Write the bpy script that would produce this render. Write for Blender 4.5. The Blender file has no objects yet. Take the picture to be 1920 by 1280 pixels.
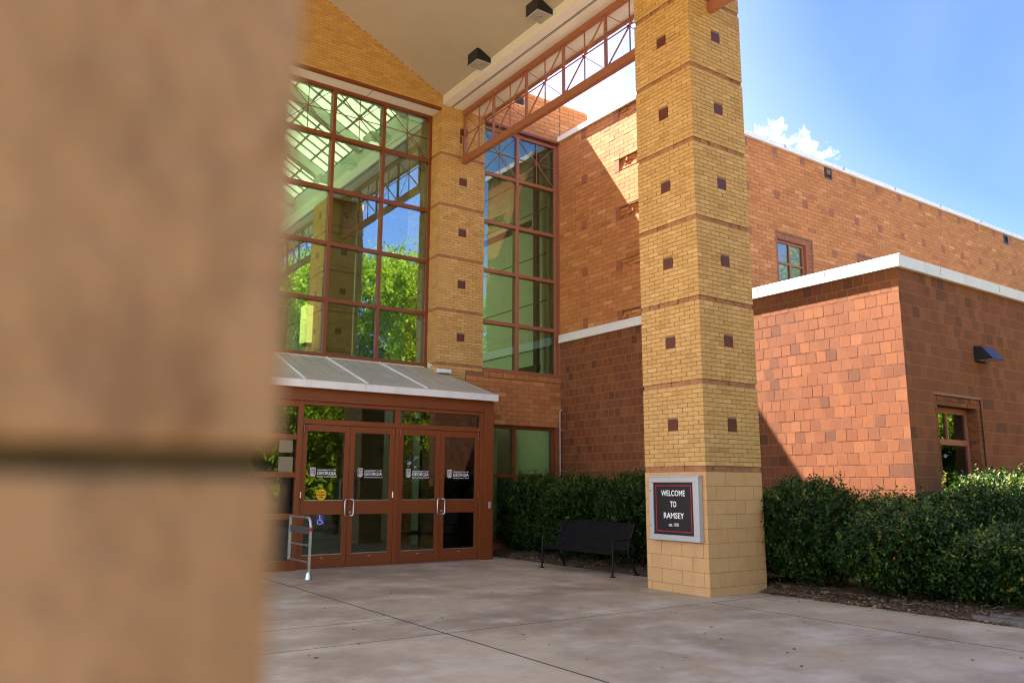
import bpy, bmesh, math, random
import numpy as np
from mathutils import Vector, Matrix
R = math.radians
S = bpy.context.scene
COL = S.collection

# ------------------------------------------------------------------ camera
cam = bpy.data.cameras.new('camera'); cam.sensor_width = 36.0
cam.lens = 1495.946 / 1920 * 36.0
cam.clip_start = 0.05; cam.clip_end = 2000
co = bpy.data.objects.new('camera', cam); COL.objects.link(co); S.camera = co
YAW, PIT, ROL = R(55.239), R(10.207), R(0.266)
fw = Vector((math.cos(YAW)*math.cos(PIT), math.sin(YAW)*math.cos(PIT), math.sin(PIT)))
rt = Vector((math.sin(YAW), -math.cos(YAW), 0)); up = rt.cross(fw)
rt2 = math.cos(ROL)*rt + math.sin(ROL)*up; up2 = -math.sin(ROL)*rt + math.cos(ROL)*up
co.matrix_world = Matrix(((rt2.x, up2.x, -fw.x, 0), (rt2.y, up2.y, -fw.y, 0), (rt2.z, up2.z, -fw.z, 1.6), (0, 0, 0, 1)))
cam.dof.use_dof = True; cam.dof.focus_distance = 12.2; cam.dof.aperture_fstop = 2.2

# ------------------------------------------------------------------ world, sun, exposure
SUN = Vector((-0.217, 0.676, 1.0)).normalized()
EL = math.asin(SUN.z); AZ = math.atan2(SUN.x, SUN.y)
w = bpy.data.worlds.new('World'); S.world = w; w.use_nodes = True
nt = w.node_tree; N = nt.nodes; L = nt.links
bg = N['Background']; bg.inputs['Strength'].default_value = 0.07
sky = N.new('ShaderNodeTexSky'); sky.sky_type = 'NISHITA'; sky.sun_disc = False
sky.sun_elevation = EL; sky.sun_rotation = AZ; sky.air_density = 1.0; sky.dust_density = 0.6; sky.ozone_density = 2.0
tc = N.new('ShaderNodeTexCoord')
def wmath(op, a, b=None, c=None):
    n = N.new('ShaderNodeMath'); n.operation = op
    for i, v in enumerate((a, b, c)):
        if v is None: continue
        if isinstance(v, (int, float)): n.inputs[i].default_value = v
        else: L.new(v, n.inputs[i])
    return n.outputs[0]
nz = N.new('ShaderNodeTexNoise'); nz.inputs['Scale'].default_value = 38.0; nz.inputs['Detail'].default_value = 9; nz.inputs['Roughness'].default_value = 0.62
L.new(tc.outputs['Generated'], nz.inputs['Vector'])
def blob(d, width):
    dn = N.new('ShaderNodeVectorMath'); dn.operation = 'DOT_PRODUCT'
    L.new(tc.outputs['Generated'], dn.inputs[0]); dn.inputs[1].default_value = Vector(d).normalized()
    a = wmath('SUBTRACT', 1.0, dn.outputs['Value'])
    return wmath('MAXIMUM', wmath('SUBTRACT', 1.0, wmath('DIVIDE', a, width)), 0.0)
def pix_dir(u, v):
    return rt2*((u-960)/1495.946) + up2*(-(v-640)/1495.946) + fw
c1 = blob(pix_dir(1440, 292), 0.0013); c2 = blob(pix_dir(1495, 300), 0.0012)
c3 = blob(pix_dir(1785, 298), 0.00005); c4 = blob(pix_dir(1835, 308), 0.00006)
m = wmath('MAXIMUM', wmath('MAXIMUM', c1, c2), wmath('MULTIPLY', wmath('MAXIMUM', c3, c4), 0.5))
cl = wmath('ADD', wmath('MULTIPLY', m, 0.60), wmath('MULTIPLY', wmath('MULTIPLY', wmath('SUBTRACT', nz.outputs['Fac'], 0.62), 2.2), wmath('MINIMUM', wmath('MULTIPLY', m, 8.0), 1.0)))
rmp = N.new('ShaderNodeMapRange'); L.new(cl, rmp.inputs[0])
rmp.inputs[1].default_value = 0.05; rmp.inputs[2].default_value = 1.0
# thin high haze everywhere, stronger in noise patches
nz2 = N.new('ShaderNodeTexNoise'); nz2.inputs['Scale'].default_value = 2.3; nz2.inputs['Detail'].default_value = 6
L.new(tc.outputs['Generated'], nz2.inputs['Vector'])
hz = N.new('ShaderNodeMapRange'); L.new(nz2.outputs['Fac'], hz.inputs[0]); hz.inputs[1].default_value = 0.45; hz.inputs[2].default_value = 0.8
hz.inputs[3].default_value = 0.0; hz.inputs[4].default_value = 0.04
fac = wmath('MAXIMUM', rmp.outputs[0], wmath('MULTIPLY', hz.outputs[0], 1.0))
mx = N.new('ShaderNodeMix'); mx.data_type = 'RGBA'
deep = wmath('MULTIPLY', blob(pix_dir(2350, -320), 0.34), 1.2)
deep = wmath('MINIMUM', deep, 1.0)
dm = N.new('ShaderNodeMix'); dm.data_type = 'RGBA'; dm.blend_type = 'MULTIPLY'
L.new(deep, dm.inputs['Factor']); L.new(sky.outputs[0], dm.inputs['A']); dm.inputs['B'].default_value = (0.24, 0.35, 0.72, 1)
deep2 = wmath('MINIMUM', wmath('MULTIPLY', blob((0.5, -0.8, 0.42), 0.35), 1.6), 1.0)
dm2 = N.new('ShaderNodeMix'); dm2.data_type = 'RGBA'; dm2.blend_type = 'MULTIPLY'
L.new(deep2, dm2.inputs['Factor']); L.new(dm.outputs['Result'], dm2.inputs['A']); dm2.inputs['B'].default_value = (0.42, 0.64, 0.86, 1)
thin = wmath('MULTIPLY', wmath('SUBTRACT', 1.0, wmath('MAXIMUM', deep, deep2)), 0.17)
L.new(wmath('MAXIMUM', fac, thin), mx.inputs['Factor']); L.new(dm2.outputs['Result'], mx.inputs['A']); mx.inputs['B'].default_value = (7.5, 7.7, 8.0, 1)
L.new(mx.outputs['Result'], bg.inputs['Color'])

sd = bpy.data.lights.new('sun', 'SUN'); sd.energy = 5.0; sd.angle = R(0.5); sd.color = (1.0, 0.93, 0.82)
so = bpy.data.objects.new('sun', sd); COL.objects.link(so)
so.rotation_euler = SUN.to_track_quat('Z', 'Y').to_euler(); so.location = (0, 0, 40)
S.view_settings.view_transform = 'Standard'; S.view_settings.look = 'None'
S.view_settings.exposure = 3.2; S.view_settings.use_white_balance = True; S.view_settings.white_balance_temperature = 7200; S.view_settings.white_balance_tint = 20; S.view_settings.gamma = 1.0
S.cycles.use_denoising = True; S.cycles.filter_width = 1.15
S.cycles.max_bounces = 8; S.cycles.diffuse_bounces = 3; S.cycles.transparent_max_bounces = 12
S.cycles.sample_clamp_indirect = 6.0; S.cycles.caustics_reflective = False; S.cycles.caustics_refractive = False

# ------------------------------------------------------------------ materials
def mat(name, col, rough=0.6, metal=0.0, noise=0.0, nscale=6.0, bump=0.0, bscale=60.0, spec=None, tone=None, alpha2=None, trans=0.0, emit=None, speck=None):
    """procedural material. tone: list of (pos,colour) driven by the per-face 'tone' attribute."""
    m = bpy.data.materials.new(name); m.use_nodes = True
    t = m.node_tree; n = t.nodes; l = t.links; p = n['Principled BSDF']
    p.inputs['Roughness'].default_value = rough; p.inputs['Metallic'].default_value = metal
    if spec is not None: p.inputs['Specular IOR Level'].default_value = spec
    geo = n.new('ShaderNodeNewGeometry')
    if tone:
        at = n.new('ShaderNodeAttribute'); at.attribute_name = 'tone'
        r = n.new('ShaderNodeValToRGB'); e = r.color_ramp.elements
        while len(e) < len(tone): e.new(0.5)
        for k, (ps, c) in enumerate(tone): e[k].position = ps; e[k].color = (*c, 1)
        l.new(at.outputs['Fac'], r.inputs[0]); src = r.outputs[0]
    else:
        c = n.new('ShaderNodeRGB'); c.outputs[0].default_value = (*col, 1); src = c.outputs[0]
    if noise:
        for sc, am in ((nscale, noise), (nscale*7.3, noise*0.7)):
            nn = n.new('ShaderNodeTexNoise'); nn.inputs['Scale'].default_value = sc; nn.inputs['Detail'].default_value = 7
            nn.inputs['Roughness'].default_value = 0.6
            l.new(geo.outputs['Position'], nn.inputs['Vector'])
            mr = n.new('ShaderNodeMapRange'); l.new(nn.outputs['Fac'], mr.inputs[0])
            mr.inputs[1].default_value = 0.3; mr.inputs[2].default_value = 0.7
            mr.inputs[3].default_value = 1-am; mr.inputs[4].default_value = 1+am
            x = n.new('ShaderNodeVectorMath'); x.operation = 'SCALE'; l.new(src, x.inputs[0]); l.new(mr.outputs[0], x.inputs['Scale']); src = x.outputs[0]
    if alpha2:      # stains: (colour, scale, low, high, strength)
        for (c2, sc, lo, hi, stg, stretch) in alpha2:
            mp = n.new('ShaderNodeMapping'); mp.inputs['Scale'].default_value = stretch
            l.new(geo.outputs['Position'], mp.inputs['Vector'])
            nn = n.new('ShaderNodeTexNoise'); nn.inputs['Scale'].default_value = sc; nn.inputs['Detail'].default_value = 8; nn.inputs['Roughness'].default_value = 0.65
            l.new(mp.outputs[0], nn.inputs['Vector'])
            mr = n.new('ShaderNodeMapRange'); l.new(nn.outputs['Fac'], mr.inputs[0]); mr.inputs[1].default_value = lo; mr.inputs[2].default_value = hi
            mr.inputs[3].default_value = 0; mr.inputs[4].default_value = stg
            k = n.new('ShaderNodeMix'); k.data_type = 'RGBA'; l.new(mr.outputs[0], k.inputs['Factor']); l.new(src, k.inputs['A']); k.inputs['B'].default_value = (*c2, 1)
            src = k.outputs['Result']
    l.new(src, p.inputs['Base Color'])
    if bump:
        nn = n.new('ShaderNodeTexNoise'); nn.inputs['Scale'].default_value = bscale; nn.inputs['Detail'].default_value = 5
        l.new(geo.outputs['Position'], nn.inputs['Vector'])
        b = n.new('ShaderNodeBump'); b.inputs['Strength'].default_value = bump; b.inputs['Distance'].default_value = 0.01
        l.new(nn.outputs['Fac'], b.inputs['Height']); l.new(b.outputs[0], p.inputs['Normal'])
    if trans:
        tr = n.new('ShaderNodeBsdfTranslucent'); l.new(src, tr.inputs['Color'])
        ms = n.new('ShaderNodeMixShader'); ms.inputs[0].default_value = trans
        l.new(p.outputs[0], ms.inputs[1]); l.new(tr.outputs[0], ms.inputs[2]); l.new(ms.outputs[0], n['Material Output'].inputs['Surface'])
    if emit:
        p.inputs['Emission Color'].default_value = (*emit[0], 1); p.inputs['Emission Strength'].default_value = emit[1]
    return m

def glass(name, tint, refl, rough=0.0, gcol=(0.60, 0.74, 0.80)):
    m = bpy.data.materials.new(name); m.use_nodes = True
    t = m.node_tree; n = t.nodes; l = t.links; n.remove(n['Principled BSDF'])
    tr = n.new('ShaderNodeBsdfTransparent'); tr.inputs[0].default_value = (*tint, 1)
    gl = n.new('ShaderNodeBsdfGlossy'); gl.inputs['Roughness'].default_value = rough; gl.inputs['Color'].default_value = (*gcol, 1)
    fr = n.new('ShaderNodeFresnel'); fr.inputs[0].default_value = 1.5
    ad = n.new('ShaderNodeMath'); ad.operation = 'ADD'; ad.use_clamp = True; l.new(fr.outputs[0], ad.inputs[0]); ad.inputs[1].default_value = refl
    ms = n.new('ShaderNodeMixShader'); l.new(ad.outputs[0], ms.inputs[0]); l.new(tr.outputs[0], ms.inputs[1]); l.new(gl.outputs[0], ms.inputs[2])
    # faint waviness of real float glass
    geo = n.new('ShaderNodeNewGeometry'); nn = n.new('ShaderNodeTexNoise'); nn.inputs['Scale'].default_value = 0.9; nn.inputs['Detail'].default_value = 2
    l.new(geo.outputs['Position'], nn.inputs['Vector']); b = n.new('ShaderNodeBump'); b.inputs['Strength'].default_value = 0.25; b.inputs['Distance'].default_value = 0.008
    l.new(nn.outputs['Fac'], b.inputs['Height']); l.new(b.outputs[0], gl.inputs['Normal'])
    l.new(ms.outputs[0], n['Material Output'].inputs['Surface'])
    return m

YB = [(0.0, (0.46, 0.245, 0.075)), (0.35, (0.54, 0.305, 0.10)), (0.7, (0.58, 0.335, 0.115)), (1.0, (0.62, 0.385, 0.15))]
RB = [(0.0, (0.37, 0.125, 0.036)), (0.4, (0.46, 0.165, 0.050)), (0.8, (0.52, 0.20, 0.066)), (1.0, (0.58, 0.27, 0.11))]
DB = [(0.0, (0.105, 0.033, 0.012)), (0.25, (0.155, 0.044, 0.012)), (0.6, (0.195, 0.057, 0.0145)), (0.85, (0.225, 0.070, 0.019)), (1.0, (0.24, 0.083, 0.026))]
M = dict(
 ybrick=mat('yellow_brick', None, 0.75, noise=0.09, nscale=3.0, bump=0.25, bscale=90, tone=YB),
 ymortar=mat('buff_mortar', (0.30, 0.18, 0.078), 0.95),
 rbrick=mat('orange_brick', None, 0.8, noise=0.08, nscale=1.2, bump=0.25, bscale=60, tone=RB),
 rmortar=mat('orange_mortar', (0.26, 0.11, 0.05), 0.95),
 dblock=mat('red_block', None, 0.8, noise=0.09, nscale=2.5, bump=0.35, bscale=70, tone=DB),
 dmortar=mat('pale_mortar', (0.28, 0.14, 0.085), 0.95),
 cmu=mat('painted_block', None, 0.7, noise=0.05, nscale=5, bump=0.2, bscale=120, tone=[(0, (0.56, 0.31, 0.125)), (1, (0.61, 0.345, 0.145))],
         alpha2=[((0.30, 0.17, 0.06), 1.6, 0.58, 0.8, 0.5, (1, 1, 0.6))]),
 cmujoint=mat('painted_block_joint', (0.30, 0.17, 0.07), 0.9),
 band=mat('rockface_band', None, 0.9, noise=0.22, nscale=9, bump=0.9, bscale=45, tone=[(0, (0.30, 0.12, 0.05)), (1, (0.42, 0.19, 0.085))]),
 tile=mat('maroon_tile', (0.115, 0.030, 0.016), 0.45, spec=0.3, noise=0.05),
 rsquare=mat('red_square', (0.30, 0.095, 0.045), 0.75, noise=0.1, nscale=12, bump=0.2),
 rust=mat('rust_paint', (0.20, 0.046, 0.010), 0.42, noise=0.05, nscale=3, bump=0.04, bscale=15),
 rustp=mat('rust_paint_truss', (0.33, 0.115, 0.06), 0.5, noise=0.07, nscale=5),
 white=mat('white_metal', (0.72, 0.72, 0.72), 0.45, noise=0.04, nscale=1.5, alpha2=[((0.45, 0.42, 0.38), 3.0, 0.55, 0.8, 0.5, (1, 1, 0.15))]),
 plaster=mat('beige_plaster', (0.38, 0.33, 0.275), 0.9, noise=0.03, nscale=0.7),
 soffit=mat('white_soffit', (0.72, 0.68, 0.64), 0.85, noise=0.04, nscale=1.3),
 roofm=mat('weathered_roof', (0.46, 0.43, 0.33), 0.5, noise=0.10, nscale=2.0, alpha2=[((0.33, 0.29, 0.19), 1.2, 0.45, 0.75, 0.7, (1, 1, 1))]),
 dark=mat('dark_joint', (0.02, 0.016, 0.013), 0.9),
 black=mat('black_metal', (0.005, 0.005, 0.006), 0.5, noise=0.1, spec=0.25),
 blackg=mat('black_housing', (0.010, 0.011, 0.014), 0.35),
 alu=mat('brushed_aluminium', (0.60, 0.61, 0.63), 0.33, metal=0.9, noise=0.04, nscale=8),
 aluf=mat('satin_aluminium_frame', (0.46, 0.45, 0.455), 0.45, metal=0.25),
 steel=mat('galvanised_pipe', (0.45, 0.43, 0.42), 0.4, metal=0.7),
 whitep=mat('white_lettering', (0.85, 0.85, 0.86), 0.5),
 redp=mat('crimson_print', (0.45, 0.01, 0.03), 0.5),
 blackp=mat('black_print', (0.008, 0.006, 0.007), 0.35),
 bluep=mat('blue_print', (0.03, 0.05, 0.35), 0.4),
 yellowp=mat('yellow_print', (0.85, 0.45, 0.01), 0.4),
 grey=mat('grey_plastic', (0.30, 0.30, 0.31), 0.5),
 iwall=mat('interior_wall', (0.68, 0.74, 0.64), 0.9),
 ifloor=mat('interior_floor', (0.10, 0.09, 0.07), 0.4, noise=0.1),
 idark=mat('interior_dark', (0.05, 0.045, 0.04), 0.8),
 lens=mat('lamp_lens', (0.35, 0.33, 0.30), 0.15, spec=0.8),
 bark=mat('bark', (0.11, 0.075, 0.05), 0.95, noise=0.25, nscale=8, bump=0.5),
 stem=mat('shrub_stem', (0.09, 0.055, 0.035), 0.95),
 timber=mat('weathered_timber', (0.13, 0.11, 0.095), 0.95, noise=0.3, nscale=14, bump=0.6),
 stone=mat('planter_block', None, 0.9, noise=0.1, nscale=4, bump=0.3, tone=[(0, (0.42, 0.33, 0.20)), (1, (0.52, 0.42, 0.27))]),
)
GL = dict(cw=glass('curtain_wall_glass', (0.24, 0.42, 0.22), 0.38), rec=glass('recess_glass', (0.31, 0.55, 0.28), 0.15),
          door=glass('door_glass', (0.10, 0.14, 0.10), 0.07), win=glass('window_glass', (0.75, 0.80, 0.80), 0.15), dwin=glass('annex_window_glass', (0.2, 0.3, 0.2), 0.20))
def leafmat(name, ramp, trans=0.35, rough=0.35):
    return mat(name, None, rough, tone=ramp, trans=trans, spec=0.22)
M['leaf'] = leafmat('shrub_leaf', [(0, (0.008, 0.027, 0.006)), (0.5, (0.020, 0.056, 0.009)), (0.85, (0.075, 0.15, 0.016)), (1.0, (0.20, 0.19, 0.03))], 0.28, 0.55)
M['tleaf'] = leafmat('tree_leaf', [(0, (0.11, 0.20, 0.008)), (0.5, (0.20, 0.32, 0.010)), (1.0, (0.32, 0.40, 0.02))], 0.45, 0.5)
M['mulch'] = mat('mulch_chip', None, 0.95, tone=[(0, (0.05, 0.025, 0.012)), (0.5, (0.16, 0.09, 0.045)), (1, (0.33, 0.22, 0.12))])
M['litter'] = mat('dead_leaf', None, 0.9, tone=[(0, (0.015, 0.012, 0.01)), (0.8, (0.05, 0.035, 0.02)), (1, (0.18, 0.09, 0.03))])

# ------------------------------------------------------------------ mesh helpers
ORG = {}
class MB:
    def __init__(s): s.v = []; s.f = []; s.m = []; s.t = []; s.sm = []
    def face(s, pts, mi=0, tone=0.5, smooth=False):
        b = len(s.v); s.v += [tuple(p) for p in pts]; s.f.append(tuple(range(b, b+len(pts)))); s.m.append(mi); s.t.append(tone); s.sm.append(smooth)
    def idx(s, vs, fs, mi=0, tone=0.5, smooth=False):
        b = len(s.v); s.v += [tuple(p) for p in vs]
        for f in fs: s.f.append(tuple(b+i for i in f)); s.m.append(mi); s.t.append(tone); s.sm.append(smooth)
        return s
    def box(s, a, b, mi=0, tone=0.5, bev=0.0):
        x0, x1 = sorted((a[0], b[0])); y0, y1 = sorted((a[1], b[1])); z0, z1 = sorted((a[2], b[2]))
        if bev and min(x1-x0, y1-y0, z1-z0) > 2.2*bev:
            bm = bmesh.new(); bmesh.ops.create_cube(bm, size=1)
            for v in bm.verts: v.co = Vector((x0 if v.co.x < 0 else x1, y0 if v.co.y < 0 else y1, z0 if v.co.z < 0 else z1))
            bmesh.ops.bevel(bm, geom=bm.edges[:], offset=bev, segments=2, affect='EDGES', profile=0.6)
            bm.verts.index_update(); s.idx([v.co for v in bm.verts], [[v.index for v in f.verts] for f in bm.faces], mi, tone); bm.free(); return s
        vs = [(x0,y0,z0),(x1,y0,z0),(x1,y1,z0),(x0,y1,z0),(x0,y0,z1),(x1,y0,z1),(x1,y1,z1),(x0,y1,z1)]
        return s.idx(vs, [(0,3,2,1),(4,5,6,7),(0,1,5,4),(1,2,6,5),(2,3,7,6),(3,0,4,7)], mi, tone)
    def bar(s, p, q, w, h=None, mi=0, tone=0.5, upv=(0,0,1)):
        """rectangular bar from p to q, section w x h"""
        h = h or w; p = Vector(p); q = Vector(q); d = (q-p).normalized(); u = Vector(upv)
        if abs(d.dot(u)) > 0.99: u = Vector((0,1,0))
        a = d.cross(u).normalized()*w/2; b = a.cross(d).normalized()*h/2
        vs = [p-a-b, p+a-b, p+a+b, p-a+b, q-a-b, q+a-b, q+a+b, q-a+b]
        return s.idx(vs, [(0,1,2,3),(7,6,5,4),(0,4,5,1),(1,5,6,2),(2,6,7,3),(3,7,4,0)], mi, tone)
    def tube(s, pts, r, n=10, mi=0, tone=0.5, cap=True):
        pts = [Vector(p) for p in pts]; rr = r if isinstance(r, (list, tuple)) else [r]*len(pts)
        vs = []; fs = []; prev = None
        for i, p in enumerate(pts):
            d = (pts[min(i+1, len(pts)-1)] - pts[max(i-1, 0)]).normalized()
            if prev is None:
                a = d.cross(Vector((0,0,1)))
                if a.length < 1e-3: a = d.cross(Vector((0,1,0)))
            else: a = prev - d*prev.dot(d)
            a.normalize(); prev = a; b = d.cross(a)
            for k in range(n):
                t = 2*math.pi*k/n; vs.append(p + (a*math.cos(t)+b*math.sin(t))*rr[i])
        for i in range(len(pts)-1):
            for k in range(n): fs.append((i*n+k, i*n+(k+1)%n, (i+1)*n+(k+1)%n, (i+1)*n+k))
        b0 = len(s.v); s.idx(vs, fs, mi, tone, True)
        if cap:
            s.idx(vs[:n], [tuple(reversed(range(n)))], mi, tone); s.idx(vs[-n:], [tuple(range(n))], mi, tone)
        return s
    def prism(s, poly, axis, a, b, mi=0, tone=0.5):
        """extrude a 2-D polygon along axis from a to b. axis 0: poly=(y,z); 1: (x,z); 2: (x,y)"""
        def P(q, t): return (t, q[0], q[1]) if axis == 0 else (q[0], t, q[1]) if axis == 1 else (q[0], q[1], t)
        n = len(poly); ar = sum(poly[i][0]*poly[(i+1)%n][1]-poly[(i+1)%n][0]*poly[i][1] for i in range(n))
        flip = (ar > 0) != (axis == 1)          # orientation so that normals point outwards
        vs = [P(q, a) for q in poly] + [P(q, b) for q in poly]
        if b < a: flip = not flip
        fs = [tuple(range(n)), tuple(range(2*n-1, n-1, -1))] + [(i, n+i, n+(i+1)%n, (i+1)%n) for i in range(n)]
        if flip: fs = [tuple(reversed(f)) for f in fs]
        return s.idx(vs, fs, mi, tone)
    def build(s, name, mats, parent=None, loc=None):
        me = bpy.data.meshes.new(name)
        og = Vector(ORG.get(parent.name, (0,0,0))) if parent else Vector(loc or (0,0,0))
        v = np.array(s.v, dtype=np.float64) - np.array(og)
        me.from_pydata(v.tolist(), [], s.f)
        if not isinstance(mats, (list, tuple)): mats = [mats]
        for m_ in mats: me.materials.append(m_)
        me.polygons.foreach_set('material_index', s.m); me.polygons.foreach_set('use_smooth', s.sm)
        at = me.attributes.new('tone', 'FLOAT', 'FACE'); at.data.foreach_set('value', s.t)
        me.update()
        o = bpy.data.objects.new(name, me); COL.objects.link(o)
        if parent: o.parent = parent; ORG[o.name] = og
        else: o.location = og; ORG[o.name] = og
        return o
def tag(o, label=None, cat=None, group=None, kind=None):
    if label: o['label'] = label
    if cat: o['category'] = cat
    if group: o['group'] = group
    if kind: o['kind'] = kind
    return o
def thing(name, loc, label, cat, group=None):
    o = bpy.data.objects.new(name, None); COL.objects.link(o); o.location = loc; o.empty_display_size = 0.3
    ORG[o.name] = Vector(loc); return tag(o, label, cat, group)
def copy_tree(o, parent=None, link=True):
    c = o.copy(); COL.objects.link(c)
    if parent: c.parent = parent
    for ch in list(o.children): copy_tree(ch, c)
    return c
def bricks(mb, o, u, n, W, H, bl, bh, joint=0.010, depth=0.012, jit=0.0015, tilt=0.003, off=0.5, skip=(), mi=0, mo=1, seed=1, u0=0.0, z0=0.0, back=True, tones=None):
    """real brickwork on a vertical face: o lower corner, u unit direction, n outward normal. skip: rects (u0,z0,u1,z1)"""
    rg = random.Random(seed); o = Vector(o); u = Vector(u); n = Vector(n); k = Vector((0,0,1))
    flip = u.cross(k).dot(n) < 0
    def quad(a, b, c, d, m_, t):
        p = [a, b, c, d]; mb.face(p if not flip else p[::-1], m_, t)
    if back:     # mortar bed, cut round the openings
        us = sorted({0.0, W} | {min(max(x, 0), W) for r in skip for x in (r[0], r[2])}); zs = sorted({0.0, H} | {min(max(x, 0), H) for r in skip for x in (r[1], r[3])})
        for i in range(len(us)-1):
            for j in range(len(zs)-1):
                cu, cz = (us[i]+us[i+1])/2, (zs[j]+zs[j+1])/2
                if any(r[0] < cu < r[2] and r[1] < cz < r[3] for r in skip): continue
                bs = o - n*depth
                quad(bs+u*us[i]+k*zs[j], bs+u*us[i+1]+k*zs[j], bs+u*us[i+1]+k*zs[j+1], bs+u*us[i]+k*zs[j+1], mo, 0.5)
    r = 0; z = z0
    while z < H-0.004:
        za, zb = max(z, 0), min(z+bh-joint, H)
        x = u0 - (off*bl if r % 2 else 0.0)
        while x < W-0.004:
            segs = [(max(x, 0), min(x+bl-joint, W))]; x += bl
            for s_ in skip:
                if s_[1] < (za+zb)/2 < s_[3]:
                    ns = []
                    for a, b in segs:
                        if b <= s_[0] or a >= s_[2]: ns.append((a, b)); continue
                        if a < s_[0]: ns.append((a, s_[0]))
                        if b > s_[2]: ns.append((s_[2], b))
                    segs = ns
            for a, b in segs:
                if b-a < 0.012 or zb-za < 0.006: continue
                d = max(rg.gauss(0, jit), -depth*.35); tu = rg.gauss(0, tilt); tz = rg.gauss(0, tilt)
                t = min(max(rg.gauss(0.5, 0.2), 0), 1)
                if tones: t = tones(rg)
                hu, hz_ = (b-a)/2, (zb-za)/2
                def F(su, sz): return o + u*((a+b)/2+su*hu) + k*((za+zb)/2+sz*hz_) + n*(d+su*hu*tu+sz*hz_*tz)
                f = [F(-1,-1), F(1,-1), F(1,1), F(-1,1)]; g = [p - n*(p-o).dot(n) - n*depth for p in f]
                quad(*f, mi, t)
                for i in range(4):
                    j = (i+1) % 4; quad(g[i], g[j], f[j], f[i], mi, t)
        z += bh; r += 1
X, Y, Z = Vector((1,0,0)), Vector((0,1,0)), Vector((0,0,1))
def text_mesh(txt, size, bold=0.0, sx=1.0, align='CENTER', extr=0.0015):
    c = bpy.data.curves.new('t', 'FONT'); c.body = txt; c.size = size; c.align_x = align; c.offset = bold; c.extrude = extr; c.resolution_u = 3
    o = bpy.data.objects.new('t', c); COL.objects.link(o); dg = bpy.context.evaluated_depsgraph_get(); dg.update()
    me = bpy.data.meshes.new_from_object(o.evaluated_get(dg))
    vs = [(v.co.x*sx, v.co.y, v.co.z) for v in me.vertices]; fs = [tuple(p.vertices) for p in me.polygons]
    bpy.data.objects.remove(o); bpy.data.curves.remove(c); bpy.data.meshes.remove(me); return vs, fs
def put_text(mb, txt, size, origin, right, normal, mi=0, bold=0.0, sx=1.0, align='CENTER', width=None):
    vs, fs = text_mesh(txt, size, bold, sx, align)
    if width:
        ex = max(v[0] for v in vs)-min(v[0] for v in vs); vs = [(v[0]*width/ex, v[1], v[2]) for v in vs]
    o = Vector(origin); r = Vector(right); n = Vector(normal)
    mb.idx([o + r*x + Z*y + n*z for x, y, z in vs], fs, mi)

# ------------------------------------------------------------------ measured layout (metres, camera above the origin)
PX0, PX1, PY0, PY1 = 9.321, 10.618, 8.310, 9.600
B0, T, BT, ZB = 1.909, 1.321, 0.074, 1.820
LY, GY, RY, LY2, SX, UY, BY = 16.357, 16.88, 16.448, 16.300, 12.864, 13.027, 7.06
CX0, CX1 = 9.174, 10.473
AX = 4.743                                  # axis of the entrance
MIR = lambda x: 2*AX - x

# ================================================================== ground
mb = MB(); mb.face([(-700,-700,-0.06),(900,-700,-0.06),(900,900,-0.06),(-700,900,-0.06)])
tag(mb.build('ground', mat('lawn_ground', (0.06, 0.075, 0.03), 0.95, noise=0.3, nscale=0.4)), kind='structure')
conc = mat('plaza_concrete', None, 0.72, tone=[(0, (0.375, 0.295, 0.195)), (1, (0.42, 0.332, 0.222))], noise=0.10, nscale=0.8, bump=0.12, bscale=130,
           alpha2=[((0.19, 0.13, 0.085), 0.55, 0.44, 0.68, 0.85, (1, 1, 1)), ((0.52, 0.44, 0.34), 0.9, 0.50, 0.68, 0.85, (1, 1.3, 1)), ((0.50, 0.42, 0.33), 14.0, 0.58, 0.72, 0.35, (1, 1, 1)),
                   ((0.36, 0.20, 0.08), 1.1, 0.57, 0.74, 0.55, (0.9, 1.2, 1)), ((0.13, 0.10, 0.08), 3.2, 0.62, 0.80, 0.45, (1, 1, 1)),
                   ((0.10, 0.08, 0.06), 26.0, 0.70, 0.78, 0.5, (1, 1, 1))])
mb = MB(); rg = random.Random(4)
mb.face([(-14,-14,-0.005),(12,-14,-0.005),(12,17.4,-0.005),(-14,17.4,-0.005)], 1)
xs = [-14, -8.5, -4.0, 0.3, 4.65, 8.93, 10.45]; ys = [-14, -8, -2.4, 2.9, 7.95, 9.15, 12.6, 17.3]
for i in range(len(xs)-1):
    for j in range(len(ys)-1):
        if i == 4 and j >= 5: continue
        if i == 5 and j == 3: pass
        g = 0.009; x0, x1, y0, y1 = xs[i]+.012, xs[i+1]-.012, ys[j]+g, ys[j+1]-g
        if i == 3 and j == 5: y1 = ys[7]-g
        if i == 3 and j == 6: continue
        if i == 4 and j == 4: y1 = 17.3; x1 = 8.93
        if i == 5 and j == 4: y1 = 17.3; x0 = 8.931-0.001+0.004
        if i == 5 and j > 4: continue
        mb.face([(x0,y0,0),(x1,y0,0),(x1,y1,0),(x0,y1,0)], 0, rg.random())
tag(mb.build('plaza_paving', [conc, M['dark']]), kind='structure')
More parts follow.
